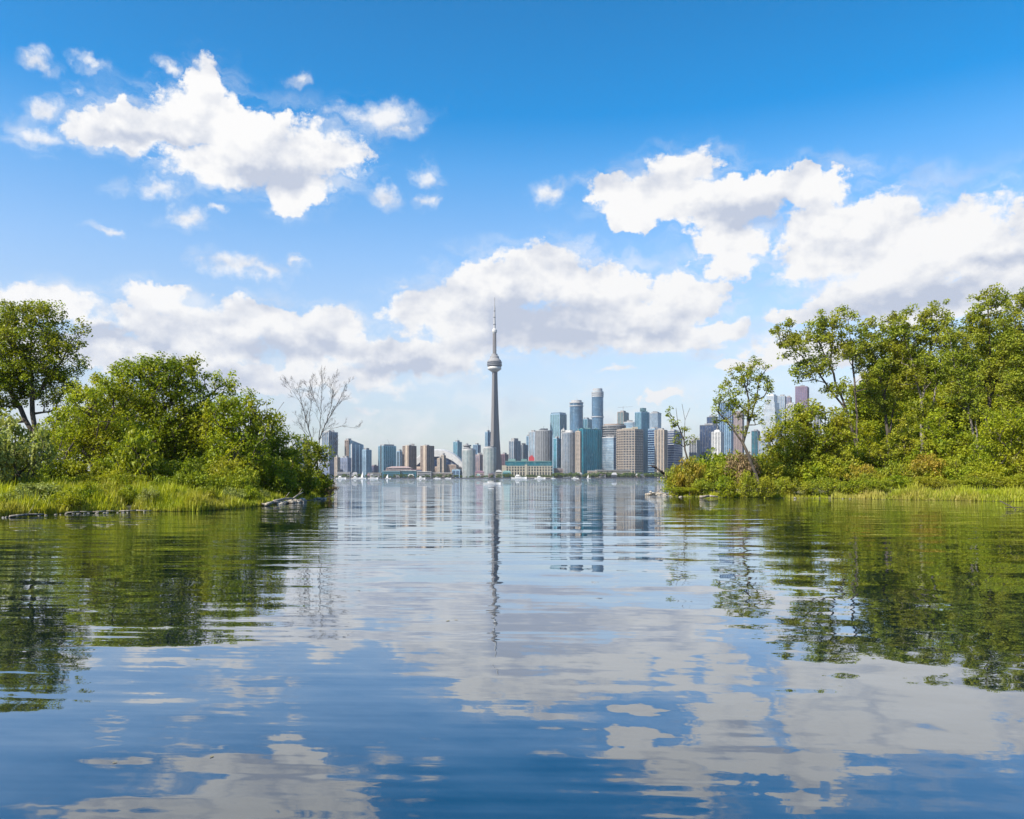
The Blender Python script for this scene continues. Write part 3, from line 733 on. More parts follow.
# left bank: understory
random.seed(21)
shrub(16, 46, 418, 74, 'pale', 'big silvery green bush at the left edge in front of the dark trees', None)
shrub(-22, 44, 430, 60, 'pale', 'silvery green bush cut by the left edge of the picture', None)
shrub(140, 50, 428, 50, 'dense', 'rounded bush standing forward of the wide dense tree on the left bank', None)
shrub(112, 49, 470, 34, 'bright', 'small bright bush at the foot of the green ash', None)
shrub(40, 42.5, 482, 60, 'pale', 'low sprawling silvery weed bush at the water edge far left', None)
shrub(228, 55, 455, 40, 'yellow', 'yellow-green bush in front of the light green maple', None)
shrub(245, 54, 468, 34, 'yellow', 'lower yellow-green bush just above the grass near the left bank rocks', None)
G1 = 'understory bushes of the left bank'
for px in range(-20, 300, 17):
    D = 50 if px < 180 else 50 + (px - 180) * 0.12
    shrub(px + random.uniform(-5, 5), D + random.uniform(0, 4), random.uniform(452, 466), random.uniform(34, 52), 'dense', 'dark green understory bush behind the grass of the left bank', G1)
for px in range(-10, 250, 19):
    D = 48 if px < 200 else 48 + (px - 200) * .12
    shrub(px, D + random.uniform(0, 1), random.uniform(469, 477), random.uniform(22, 34), random.choice(['bright', 'dense', 'dense']), 'knee-high leafy bush along the back of the left grass', 'low bushes at the back of the left grass')
for px, D in [(20, 40.5), (52, 42), (70, 41), (88, 42.5), (104, 44), (128, 45), (150, 44.5), (176, 46.5), (205, 47), (232, 49), (250, 51.5), (262, 54), (30, 44), (190, 49)]:
    shrub(px, D, random.uniform(481, 489), random.uniform(16, 34), random.choice(['bright', 'yellow', 'pale', 'bright']), 'leafy weed clump standing in the tall grass of the left bank', 'weed clumps in the left grass')
shrub(278, 60, 470, 40, 'dense', 'dark bush behind the pile of driftwood and stones', None)
shrub(300, 66, 468, 40, 'dense', 'dark bush right of the stone pile on the left point', None)
shrub(318, 72, 474, 30, 'bright', 'green bush hanging over the water near the left point', None)
shrub(327, 78, 480, 22, 'brown', 'brownish withered bush at the very tip of the left bank', None)
shrub(322, 73, 486, 22, 'brown', 'small withered bush below the bare tree', None)
# right bank: thicket
random.seed(33)
shrub(690, 77, 458, 34, 'orange', 'orange-tinged bush near the left end of the right thicket', None)
shrub(676, 78, 466, 26, 'yellow', 'yellow bush at the left end of the right thicket', None)
shrub(742, 79, 448, 36, 'brown', 'grey-brown twiggy bush behind the leaning small tree', None)
shrub(930, 76, 455, 44, 'orange', 'orange-tinged bush below the twin-stemmed tree', None)
shrub(862, 74, 462, 30, 'orange', 'orange-tinged bush at the foot of the leftmost tall tree', None)
shrub(866, 70.5, 478, 34, 'dense', 'dark bush touching the water where the right grass begins', None)
G2 = 'yellow-green bushes of the right bank thicket'
for row, (Db, t0, t1, w0, w1) in enumerate([(86, 438, 456, 36, 54), (80, 452, 466, 30, 46), (74.2, 470, 482, 24, 38)]):
    px = 682 if row else 700
    while px < 1150:
        D = Db - (0 if px < 860 else (px - 860) * 0.05) - (1.6 if row == 2 and px < 890 else 0)
        lf = random.choice(['yellow', 'yellow', 'bright', 'yellow'] if row else ['bright', 'dense', 'bright'])
        lab = {0: 'tall green bush at the back of the right bank thicket', 1: 'yellow-green bush in the middle of the right bank thicket', 2: 'low yellow-green bush at the front of the right bank thicket'}[row]
        top = random.uniform(t0, t1) + (10 if px < 700 else 0)
        shrub(px, D + random.uniform(-1, 1), top, random.uniform(w0, w1), lf, lab, G2 + (', back row', ', middle row', ', front row')[row])
        px += random.uniform(15, 23)

# ------------------------------------------------------------------ grass (uncountable)
def grass(name, front, npts, depth, h0, h1, mat, label, i0, i1, width=0.035, bend=0.35, dens_fn=None, seed=3, start=0.1):
    rng = np.random.default_rng(seed)
    poly = front[i0:i1]; seg = [math.hypot(b[0] - a[0], b[1] - a[1]) for a, b in zip(poly[:-1], poly[1:])]
    idx = rng.choice(len(seg), npts, p=np.array(seg) / sum(seg)); u = rng.random(npts)
    A = np.array(poly)[idx]; B = np.array(poly)[idx + 1]
    d = B - A; nrm = np.stack([-d[:, 1], d[:, 0]], 1); nrm /= np.linalg.norm(nrm, axis=1, keepdims=True)
    off = start + rng.random(npts) ** 1.1 * depth
    q = A + d * u[:, None] + nrm * off[:, None]
    # tufts
    ph = np.sin(q[:, 0] * 1.3 + q[:, 1] * 0.4) * np.sin(q[:, 0] * 0.37 - q[:, 1] * 1.1) + np.sin(q[:, 0] * 3.1) * 0.4
    z = np.array([land_h(x, y) for x, y in q]) - 0.03
    hh = rng.uniform(h0, h1, npts) * (0.78 + 0.34 * ph + rng.normal(0, .1, npts)) * np.clip(0.45 + off / 1.5, 0.45, 1)
    a = rng.random(npts) * 6.283; lean = rng.uniform(0.05, bend, npts) * hh
    dx, dy = np.cos(a), np.sin(a); fx, fy = -dy, dx
    v = np.empty((npts * 2, 4, 3), np.float32)
    w = width * rng.uniform(0.6, 1.5, npts)
    def pt(t_, s_):
        return np.stack([q[:, 0] + dx * lean * t_ * t_ + fx * w * s_, q[:, 1] + dy * lean * t_ * t_ + fy * w * s_, z + hh * (t_ - 0.12 * t_ * t_)], 1)
    v[0::2, 0] = pt(0, -.5); v[0::2, 1] = pt(0, .5); v[0::2, 2] = pt(.55, .45); v[0::2, 3] = pt(.55, -.45)
    v[1::2, 0] = pt(.55, -.45); v[1::2, 1] = pt(.55, .45); v[1::2, 2] = pt(1, .06); v[1::2, 3] = pt(1, -.06)
    tone = np.repeat(np.clip(0.5 + 0.25 * ph + rng.normal(0, .2, npts), 0, 1), 2).astype(np.float32)
    o = link_mesh(name, quads_mesh(name, v, LM[mat], tone), None)
    return tag(o, label, 'grass', None, 'stuff')
grass('grass', L_FRONT, 90000, 9.5, 0.55, 1.15, 'grass', 'tall sunlit yellow-green grass along the left bank', 2, 11, width=0.045, seed=4)
grass('reeds', L_FRONT, 12000, 2.0, 0.3, 0.8, 'reed', 'straw-coloured stems along the left waterline', 2, 12, width=0.035, seed=9)
grass('grass', L_FRONT, 9000, 5, 0.4, 0.9, 'grass', 'thin grass among the stones of the left point', 10, 14, width=0.045, seed=5)
grass('reeds', R_FRONT, 32000, 4.5, 0.4, 1.0, 'grass', 'yellow-green grass along the right waterline', 6, 11, width=0.06, seed=6)
grass('reeds', R_FRONT, 16000, 1.6, 0.4, 0.95, 'reed', 'straw-coloured reeds at the foot of the right bank', 5, 11, width=0.05, seed=7)
grass('grass', R_FRONT, 7000, 2.5, 0.15, 0.5, 'grass', 'low weeds at the foot of the right thicket', 0, 6, width=0.06, seed=8)

# ------------------------------------------------------------------ stones, driftwood
def rock_mesh(seed):
    rng = random.Random(seed); mb = MB(); rings = []
    n = 8
    prof = [(0.55, -0.3), (1.0, -0.05), (0.9, 0.28), (0.5, 0.46)]
    j = [rng.uniform(0.75, 1.2) for _ in range(n)]
    for r, z in prof:
        rings.append([(r * j[i] * rng.uniform(.9, 1.1) * math.cos(i * math.tau / n), r * 0.7 * j[i] * rng.uniform(.9, 1.1) * math.sin(i * math.tau / n), z + rng.uniform(-.06, .06)) for i in range(n)])
    mb.loft(rings); o = mb.build('stone', STONE); me = o.data; bpy.data.objects.remove(o); return me
ROCKS = [rock_mesh(s_) for s_ in range(5)]
def rock(px, D, s_, label, group, zoff=0.0):
    o = bpy.data.objects.new('stone', random.choice(ROCKS)); COL.objects.link(o)
    x, y = X(px, D), D
    o.location = (x, y, max(0.0, land_h(x, y) - 0.05) + zoff); o.scale = (s_, s_, s_ * random.uniform(.6, 1)); o.rotation_euler = (random.uniform(-.2, .2), random.uniform(-.2, .2), random.uniform(0, 6.28))
    return tag(o, label, 'stone', group)
random.seed(5)
for i in range(46):
    px = random.uniform(262, 303); k = (px - 262) / 41
    D = 51 + k * 9 + random.uniform(-0.6, 1.0)
    rock(px, D, random.uniform(.12, .34), 'pale grey stone in the rubble pile at the left bank waterline', 'stones piled at the left bank point', random.uniform(0, .18))
for i in range(9): rock(random.uniform(303, 326), random.uniform(66, 72), random.uniform(.2, .42), 'pale stone lying in the shallows off the left point', 'stones in the shallows off the left point')
for i in range(30): 
    px = random.uniform(2, 155); D = 37 + px * 0.042 + random.uniform(-.5, .15)
    rock(px, D, random.uniform(.04, .10), 'flat pale stone at the far left waterline', 'stones along the far left waterline')
for i in range(20): rock(random.uniform(646, 682), random.uniform(75, 86) , random.uniform(.14, .30), 'pale stone at the waterline of the right thicket end', 'stones at the left end of the right bank', 0.0 if i % 2 else -.08)
for i in range(8):
    px = random.uniform(700, 860); rock(px, 71.8 if px < 840 else 69.5, random.uniform(.10, .2), 'stone at the foot of the right thicket', 'stones at the foot of the right thicket')
def log(px0, D0, px1, D1, r, z0, z1, label, group=None, mat=None, twig=False, name='driftwood_log'):
    mb = MB(); a = Vector((X(px0, D0), D0, z0)); b = Vector((X(px1, D1), D1, z1)); m = (a + b) / 2 + Vector((0, 0.05, r * .7))
    mb.tube(a, m, r, r * .85, 8); mb.tube(m, b, r * .85, r * .45, 8)
    if twig: mb.tube(m, m + Vector((0.35, -.1, .45)), r * .4, r * .12, 5)
    return tag(mb.build(name, mat or DRIFT, smooth=True), label, 'driftwood', group)
log(274, 51.5, 294, 56.5, .09, .30, .36, 'long bleached log lying on the stone pile of the left bank', twig=True)
log(292, 56, 303, 59, .07, .30, .75, 'bleached branch sticking up from the right end of the stone pile', twig=True)
log(266, 50.5, 280, 52, .11, .12, .22, 'short bleached log at the water side of the stone pile')
log(66, 39.6, 92, 40.6, .035, .08, .09, 'left piece of three pale poles lying along the left waterline')
log(93, 40.6, 118, 41.5, .035, .08, .09, 'middle piece of three pale poles lying along the left waterline')
log(119, 41.6, 152, 42.4, .035, .08, .07, 'right piece of three pale poles lying along the left waterline')
log(10, 36.6, 44, 38.2, .05, .05, .08, 'pale weathered log at the far left waterline', twig=True)
log(700, 71.5, 718, 72, .12, .10, .12, 'pale log at the foot of the right thicket below the orange bush')
log(645, 84, 668, 83.5, .14, .05, .12, 'pale log lying in the shallows off the right thicket', twig=True)
log(1000, 47, 1018, 46, .035, .45, -.06, 'thin dark dead branch poking out of the water near the right edge', mat=BARK_DARK, twig=True, name='dead_branch')
log(1006, 46.8, 1024, 47.2, .03, .06, .04, 'thin dark dead branch lying flat on the water near the right edge', mat=BARK_DARK, name='dead_branch')

# ------------------------------------------------------------------ floating leaves near the viewer
lf = simple_mat('floating_leaf', (0.20, 0.17, 0.07), 0.6)
def float_leaf(px, py, s_, label):
    D = H * F / (py - HZ); mb = MB(); n = 9
    ring = [(s_ * math.cos(i * math.tau / n) * (1 + .25 * math.sin(3 * i)), s_ * .32 * math.sin(i * math.tau / n), 0.001) for i in range(n)]
    mb.loft([ring, [(x * .97, y * .97, z + .0015) for x, y, z in ring]])
    o = mb.build('floating_leaf', lf); o.location = (X(px, D), D, 0.003); o.rotation_euler = (0, 0, random.uniform(0, 3))
    tag(o, label, 'leaf')
for px, py, s_, lb in [(212, 757, .035, 'yellow leaf floating on the water at lower left'), (115, 763, .03, 'brown leaf floating left of the yellow one'),
                       (448, 621, .07, 'leaf floating left of the tower reflection'), (456, 620, .05, 'smaller leaf floating just left of the tower reflection')]:
    float_leaf(px, py, s_ * .5, lb)

# ------------------------------------------------------------------ observation tower
def tower():
    D = 2500; u = D / F
    root = empty('observation_tower', (X(494.5, D), D, 1.6), 'very tall tapering concrete tower with round pod and white antenna mast', 'tower')
    def zz(py): return Z(py, D) - 1.6
    mb = MB(); rings = []
    for py, r in ((478.6, 8.3), (470, 7.4), (455, 6.3), (440, 5.3), (425, 4.6), (410, 4.0), (395, 3.5), (380, 3.1), (368, 2.9)):
        ring = []
        for k in range(3):
            a = R(90 + 40) + k * math.tau / 3
            for da, rr in ((-.22 * (4 / r) ** .5, 1.0), (.22 * (4 / r) ** .5, 1.0), (math.tau / 6 - .25, .58), (math.tau / 6 + .25, .58)):
                ring.append((r * u * rr * math.cos(a + da), r * u * rr * math.sin(a + da), zz(py)))
        rings.append(ring)
    mb.loft(rings); mb.build('shaft', S_TOWER, root)
    mb = MB(); mb.lathe([(2.9 * u, zz(372)), (4.2 * u, zz(371)), (6.6 * u, zz(369.5)), (7.0 * u, zz(368.3)), (6.6 * u, zz(367.1)), (5.5 * u, zz(366.6))]); mb.build('radome_ring', S_WHITE, root, True)
    mb = MB(); mb.lathe([(6.4 * u, zz(367.0)), (7.3 * u, zz(365.6)), (7.3 * u, zz(362.6)), (6.9 * u, zz(361.8))]); mb.build('deck_glazing', simple_mat('pod_glazing', (0.08, 0.09, 0.12), 0.25), root)
    mb = MB()
    for py, r in ((365.9, 7.6), (364.2, 7.55), (362.4, 7.5)): mb.lathe([(r * u, zz(py)), (r * u, zz(py - .42))])
    mb.build('deck_rail', S_GREY, root)
    mb = MB(); mb.lathe([(6.9 * u, zz(361.7)), (6.3 * u, zz(360.2)), (4.8 * u, zz(358.8)), (4.4 * u, zz(356.4)), (3.2 * u, zz(355.8)), (3.0 * u, zz(354)), (1.9 * u, zz(353.8))]); mb.build('pod_roof', S_GREY, root)
    mb = MB(); mb.lathe([(1.9 * u, zz(356)), (1.75 * u, zz(331))], 6); mb.build('upper_shaft', S_TOWER, root)
    mb = MB(); mb.lathe([(1.7 * u, zz(333.5)), (2.5 * u, zz(332)), (2.5 * u, zz(330)), (1.5 * u, zz(328.6))], 20); mb.build('sky_pod', S_WHITE, root)
    mb = MB()
    for a, b, r in ((328.8, 321, 1.2), (321, 314, 1.0), (314, 307, .8), (307, 297.5, .5)): mb.lathe([(r * u, zz(a)), (r * .92 * u, zz(b))], 10)
    mb.build('antenna', S_LGREY, root)
    mb = MB()
    for py, r in ((325, 1.35), (318, 1.1), (311.5, .9)): mb.lathe([(r * u, zz(py)), (r * u, zz(py - .8))], 10)
    mb.build('antenna_collar', S_DARK, root)
    mb = MB(); mb.lathe([(11 * u, 0), (11 * u, 9), (8 * u, 12)], 24); mb.build('entrance_pavilion', S_LGREY, root)
tower()

# ------------------------------------------------------------------ city buildings
def shrink(pts, k, cx, cy): return [(cx + (x - cx) * k, cy + (y - cy) * k) for x, y in pts]
def outset(pts, d):
    n = len(pts); cx = sum(p[0] for p in pts) / n; cy = sum(p[1] for p in pts) / n
    out = []
    for x, y in pts:
        l = math.hypot(x - cx, y - cy); out.append((cx + (x - cx) * (l + d) / l, cy + (y - cy) * (l + d) / l))
    return out
def footprint(x0, x1, D, shape, split, a):
    """footprint around (0,0)=its near corner / near point; returned in world metres relative to root"""
    Wm = (x1 - x0) * D / F
    if shape == 'round':
        r = Wm / 2; return [(r * math.cos(i * math.tau / 28), r * .9 * math.sin(i * math.tau / 28)) for i in range(28)]
    if shape == 'hex':
        r = Wm / 2; p = [(-1, 0), (-.62, -.75), (.25, -.95), (1, -.25), (.8, .75), (-.5, .8)]
        return [(x * r, y * r) for x, y in p]
    aa = R(a); Ll = split * Wm / math.cos(aa); Rr = max(8.0, (1 - split) * Wm / math.sin(aa)); Rr = min(Rr, 90); 
    cx = -Wm / 2 + split * Wm
    near = (cx, 0); left = (cx - Ll * math.cos(aa), Ll * math.sin(aa)); right = (cx + Rr * math.sin(aa), Rr * math.cos(aa))
    back = (left[0] + right[0] - cx, left[1] + right[1])
    return [near, right, back, left]
NB = [0]
def bld(label, x0, x1, top, D, glass, frame, shape='box', split=0.6, a=28, slab=3.5, pier=0, base=None, pent=None, pent_m=None,
        cat='tower block', name='tower_block', slab_t=0.7, extra=None, tilt=None, pier_w=0.9):
    NB[0] += 1
    root = empty(name, (X((x0 + x1) / 2, D), D, 1.6), label, cat)
    h = Z(top, D) - 1.6; fp = footprint(x0, x1, D, shape, split, a); out = outset(fp, 0.45)
    if tilt:   # sloping roofline
        mb = MB(); n = len(fp); b = 0; xs = [p[0] for p in fp]; xm, xM = min(xs), max(xs)
        mb.v = [(p[0], p[1], 0) for p in fp] + [(p[0], p[1], h - tilt * (p[0] - xm) / (xM - xm)) for p in fp]
        for i in range(n): j = (i + 1) % n; mb.f.append((i, j, n + j, n + i))
        mb.f.append(tuple(n + i for i in range(n))); mb.build('glazing', glass, root); h -= tilt
    else:
        mb = MB(); mb.prism(fp, 0, h); mb.build('glazing', glass, root)
    mb = MB(); z = slab
    while z < h - 1:
        mb.prism(out, z - slab_t / 2, z + slab_t / 2); z += slab
    if not pier and shape == 'box' and frame is not None and slab < 5: pier = 6.5 + (NB[0] * 37 % 5); pier_w = 1.3
    if pier:
        n = len(fp)
        for i in range(n):
            p, q = fp[i], fp[(i + 1) % n]; L = math.hypot(q[0] - p[0], q[1] - p[1]); m = max(1, int(round(L / pier)))
            dx, dy = (q[0] - p[0]) / L, (q[1] - p[1]) / L; nx, ny = dy, -dx
            for k in range(m + 1):
                c = (p[0] + dx * L * k / m, p[1] + dy * L * k / m); w = pier_w / 2
                mb.prism([(c[0] - dx * w + nx * .8, c[1] - dy * w + ny * .8), (c[0] + dx * w + nx * .8, c[1] + dy * w + ny * .8), (c[0] + dx * w - nx * .3, c[1] + dy * w - ny * .3), (c[0] - dx * w - nx * .3, c[1] - dy * w - ny * .3)], 0.05, h - .05)
    if mb.v: mb.build('facade_frame', frame, root)
    if not tilt:
        mb = MB(); mb.prism(outset(fp, 0.7), h - .8, h + 1.2); mb.build('roof', frame, root)
    cx = sum(p[0] for p in fp) / len(fp); cy = sum(p[1] for p in fp) / len(fp)
    if pent is None and not tilt: pent = (0.5, 5.0)
    if pent and pent[1] > 0:
        mb = MB(); mb.prism([(x + (pent[2] if len(pent) > 2 else 0), y) for x, y in shrink(fp, pent[0], cx, cy)], h + 1.2, h + 1.2 + pent[1])
        rr = random.Random(int(x0 * 31 + D)); ww = (x1 - x0) * D / F
        for _ in range(rr.randint(1, 3)):
            bx, by, bw = cx + rr.uniform(-.28, .28) * ww, cy + rr.uniform(-.15, .15) * ww, rr.uniform(.05, .12) * ww
            mb.box(bx - bw, bx + bw, by - bw, by + bw, h + 1.25, h + rr.uniform(3, 8))
        if rr.random() < .45: mb.tube((cx + rr.uniform(-.2, .2) * ww, cy, h), (cx, cy, h + rr.uniform(12, 22)), .5, .3, 5)
        mb.build('penthouse', pent_m or S_GREY, root)
    if base:
        mb = MB(); mb.prism(outset(fp, 3.0), 0, base); mb.build('podium', frame, root)
    if extra: extra(root, fp, h, cx, cy, D)
    return root
def add_box(root, name, x0, x1, y0, y1, z0, z1, mat):
    mb = MB(); mb.box(x0, x1, y0, y1, z0, z1); return mb.build(name, mat, root)
def ring_extra(levels, mat):
    def f(root, fp, h, cx, cy, D):
        mb = MB()
        for z, d, t_ in levels: mb.prism(outset(fp, d), h - z - t_ / 2, h - z + t_ / 2)
        mb.build('crown_ring', mat, root)
    return f
def stripe_extra(frac, w, mat, side=0):
    def f(root, fp, h, cx, cy, D):
        p, q = (fp[3], fp[0]) if side == 0 else (fp[0], fp[1])
        L = math.hypot(q[0] - p[0], q[1] - p[1]); dx, dy = (q[0] - p[0]) / L, (q[1] - p[1]) / L; nx, ny = dy, -dx
        c = (p[0] + dx * L * frac, p[1] + dy * L * frac)
        mb = MB(); mb.prism([(c[0] - dx * w / 2 + nx * 1.4, c[1] - dy * w / 2 + ny * 1.4), (c[0] + dx * w / 2 + nx * 1.4, c[1] + dy * w / 2 + ny * 1.4), (c[0] + dx * w / 2, c[1] + dy * w / 2), (c[0] - dx * w / 2, c[1] - dy * w / 2)], 0, h + 2.2)
        mb.build('lift_shaft', mat, root)
    return f
# --- left of the tower
bld('tall blue glass tower partly hidden by the last tree of the left bank', 321, 335, 432, 2300, G_BLUE, S_LGREY, split=.55, pent=(.6, 4))
bld('dull blue tower glimpsed through the leaves left of the bare tree', 296, 308, 440, 2450, G_BLUE, S_GREY, split=.6)
bld('lavender low slab at the foot of the blue tower by the left bank', 318, 334, 463, 2200, G_VIOLET, S_LAV, split=.7)
bld('narrow beige block beside the left bank, between the lavender slabs', 334.3, 339, 457.5, 2195, G_GREY, S_BEIGE, split=.6, slab_t=1.8)
bld('lavender block right of the narrow beige block', 339, 350, 458, 2230, G_VIOLET, S_LAV, split=.75, slab_t=1.2)
bld('grey tower joined to the left side of the curved-top blue tower', 344.5, 351, 440.5, 2330, G_GREY, S_TAN, split=.6, pent=(.8, 5), slab_t=1.4)
bld('blue tower with a white vertical edge and a roof curving down to the right', 348.5, 362.3, 439, 2290, G_BLUE, S_BLUE, split=.25, a=60, tilt=16, pent=(0, 0), extra=stripe_extra(.9, 6, S_WHITE))
bld('pair-fronted pale blue tower right of the curved-top blue tower', 362, 370, 450, 2250, G_LBLUE, S_BLUE, split=.5, pier=8)
bld('low dark violet block left of the round teal tower', 370, 378, 466, 2400, G_VIOLET, S_PLUM, split=.5, pent=(.4, 3))
bld('broad teal tower with a dark vertical notch and a jagged roof', 377.3, 394.5, 446, 2260, G_TEAL, S_BLUE, split=.35, a=50, pent=(.8, 4), extra=stripe_extra(.55, 5, S_DARK))
bld('small blue-grey block behind the left beige tower', 396.6, 402.5, 451.5, 2420, G_GREY, S_BLUE, split=.5)
bld('left of two twin beige apartment towers with a raised lift shaft', 402, 415.3, 446, 2290, G_GREY, S_TAN, split=.5, a=40, slab_t=1.9, pent=(.3, 3), extra=stripe_extra(.68, 9, S_BEIGE))
bld('right of two twin beige apartment towers, in front of the white dome', 420, 433.2, 446, 2280, G_GREY, S_TAN, split=.5, a=40, slab_t=1.9, pent=(.3, 3), extra=stripe_extra(.68, 9, S_BEIGE))
bld('stepped beige slab in front of the dark arch of the stadium, its taller right half', 441, 445.3, 455.5, 2262, G_GREY, S_BEIGE, split=.6, slab_t=1.9)
bld('lower left half of the stepped beige slab in front of the stadium', 437.3, 441.2, 458.5, 2225, G_GREY, S_BEIGE, split=.6, slab_t=1.9, pent=(.3, 2))
bld('wide brown hotel block at the foot of the white dome', 446.5, 458, 465, 2320, G_GREY, S_TAN, split=.8, slab_t=1.8, cat='building', name='hotel', pent=(.3, 2))
bld('low blue glass block below the brown hotel', 452, 461.5, 470, 2230, G_DBLUE, S_BLUE, split=.8, cat='building', name='low_building', pent=(.3, 2))
bld('square blue tower standing behind the right side of the white dome', 453.2, 461.2, 442, 2720, G_TEAL, S_DBLUE if False else S_BLUE, split=.5)
def disc_top(root, fp, h, cx, cy, D):
    mb = MB(); mb.lathe([(8, h + 1), (14, h + 5), (14, h + 8), (4, h + 9)], 20, cx, cy); mb.build('roof_disc', S_GREY, root)
    mb = MB(); mb.lathe([(4, h + 8), (4, h + 13)], 10, cx, cy); mb.build('mast', S_GREY, root)
bld('grey tower with a disc-shaped roof crown behind the left cylindrical condo', 463.5, 470.5, 447.5, 2600, G_GREY, S_LGREY, 'round', pent=(0, 0), extra=disc_top)
bld('left of the two pale teal cylindrical condo towers, right of the stadium', 462.2, 475, 450, 2240, G_LTEAL, S_WHITE, 'round', slab=3.5, pier=7, pent=(.7, 3), slab_t=.6)
bld('dark blue tower with a pale left face behind the pale teal cylinders', 473, 480.3, 445, 2560, G_DBLUE, S_BLUE, split=.6)
bld('mauve block between the two pale teal cylinders', 475, 484, 455, 2480, G_VIOLET, S_PINK, split=.5, slab_t=1.4)
bld('slim blue tower rising directly left of the concrete tower', 485.2, 491, 432, 2700, G_BLUE, S_BLUE, split=.4, a=50)
bld('right of the two pale teal cylindrical condo towers, overlapping the concrete tower base', 483.2, 496, 448, 2230, G_LTEAL, S_WHITE, 'round', slab=3.5, pier=7, pent=(.7, 3), slab_t=.6)
# stadium
def stadium():
    D = 2430; root = empty('domed_stadium', (X(438.5, D), D, 1.6), 'stadium with a huge white arched roof over dark blue openings', 'stadium')
    rx = 27 * D / F; top = Z(449, D) - 1.6; wall = Z(464, D) - 1.6
    mb = MB(); n = 40
    mb.lathe([(rx, 0), (rx, wall * .72), (rx * .97, wall * .8)], n); mb.build('wall', S_TAN, root)
    def panel(scale, y0, y1, zt, mat, name):
        mb = MB(); m = 28; rings = []
        for y in (y0, y0 + (y1 - y0) * .33, y0 + (y1 - y0) * .66, y1):
            k = math.sqrt(max(0.05, 1 - (y / rx) ** 2)) ** .5
            out_, in_ = [], []
            for i in range(m + 1):
                q_ = -1 + 2 * i / m; w = rx * scale * k; e = (1 - abs(q_) ** 2.1) ** .85
                out_.append((w * q_, y, wall * .95 + (zt * k - wall * .95) * e))
                in_.append(((w - 3) * q_, y, wall * .95 - 19 + (zt * k - wall * .95) * e))
            rings.append(out_ + in_[::-1])
        mb.loft(rings); return mb.build(name, mat, root, False)
    panel(1.0, -rx * .45, -rx * .1, top, S_WHITE, 'roof_panel')
    panel(.93, -rx * .1, rx * .5, top * .97, S_WHITE, 'roof_panel')
    mb = MB(); m = 24; f_, b_ = [], []
    for i in range(m + 1):
        q_ = -1 + 2 * i / m; w = rx * .97; z = wall * .7 + (top * .90 - wall * .7) * (1 - abs(q_) ** 2.1) ** .85
        f_.append((w * q_, -rx * .38, z)); b_.append((w * q_, -rx * .30, z))
    mb.loft([f_ + [(w, -rx * .38, 1), (-w, -rx * .38, 1)], b_ + [(w, -rx * .30, 1), (-w, -rx * .30, 1)]]); mb.build('arch_glazing', G_DBLUE, root)
stadium()
# --- right of the tower
bld('low plum-brown block immediately right of the tower base', 501, 508.5, 454.5, 2620, G_GREY, S_PLUM, split=.5)
bld('grey-blue tower with an arched roof hood, first tall block right of the concrete tower', 509, 520.5, 441, 2480, G_BLUE, S_LGREY, split=.42, a=40, pent=(.62, 8), pent_m=S_GREY)
bld('blue block shouldering the right side of the arched-hood tower', 519.5, 528, 445, 2550, G_BLUE, S_GREY, split=.4)
bld('thin blue tower behind the broad grey towers, left one', 526.5, 530.5, 436.5, 2640, G_BLUE, S_BLUE, split=.5)
bld('pale blue tower left of the broad grey flat-topped tower', 529.3, 537.5, 432, 2500, G_LBLUE, S_LGREY, split=.7)
bld('broad grey-blue tower with rounded front and a flat dark roof box', 536, 552, 431, 2380, G_GREY, S_LGREY, 'round', pier=9, pent=(.45, 6), pent_m=S_DARK)
bld('tall pale teal glass tower with a glass crown left of the two round-topped towers', 550.8, 567, 414, 2600, G_LTEAL, S_BLUE, split=.55, a=40, pent=(.93, 5), pent_m=G_LBLUE)
bld('dark teal narrow tower below the pale teal glass tower', 553.5, 561.5, 438.5, 2300, G_TEAL, S_BLUE, split=.4)
bld('small dark block behind the grey round-fronted tower', 561.5, 567, 430, 2470, G_DARK, S_WHITE, split=.5)
bld('grey round-fronted tower with a white roof box, left of the big teal slab', 561.8, 576.5, 433, 2290, G_BLUE, S_LGREY, 'round', pier=9, pent=(.5, 6, 3), pent_m=S_WHITE)
bld('shorter of the two tall round-topped blue glass towers', 569.8, 583, 403, 2560, G_BLUE, S_BLUE, 'round', pent=(.8, 7), pent_m=S_LGREY, extra=ring_extra([(0, 1.6, 3), (10, 1.6, 3)], S_LGREY), slab_t=.5)
bld('taller of the two round-topped blue glass towers, tallest building after the concrete tower', 591.8, 603.3, 392, 2500, G_BLUE, S_BLUE, 'round', pent=(.85, 9), pent_m=S_LGREY, extra=ring_extra([(2, 1.2, 4), (8, 1.2, 4), (14, 1.2, 4), (78, 2, 3)], S_LGREY), slab_t=.5)
bld('teal block filling the gap between the two round-topped towers', 582, 592.5, 419, 2720, G_TEAL, S_BLUE, split=.5)
bld('big saturated teal slab building with a pale green parapet in front of the round-topped towers', 577.5, 603, 429, 2220, G_TEAL2, S_TEALP, split=.22, a=55, slab_t=.4, pent=(.2, 3, -18), pent_m=S_COPPER)
bld('narrow beige edge tower on the left end of the big teal slab', 575.8, 581, 431.5, 2190, G_GREY, S_BEIGE, split=.8, slab_t=1.8, pent=(.3, 2))
bld('plain pale blue glass slab right of the big teal slab', 603, 616.5, 437.5, 2350, G_LBLUE, S_WHITE, split=.78, slab=7, slab_t=.3, pent=(.3, 2))
bld('dark round building with stacked open floors behind the pale blue slab', 602, 626, 426, 2500, G_DARK, S_GREY, 'round', slab=7, slab_t=2.0, pent=(.85, 4), pent_m=S_TAN)
def crane(root, fp, h, cx, cy, D):
    mb = MB(); mb.tube((cx, cy, h), (cx, cy, h + 22), .8, .8, 4); mb.tube((cx - 18, cy, h + 18), (cx + 34, cy, h + 21), .6, .4, 4); mb.build('roof_crane', S_GREY, root)
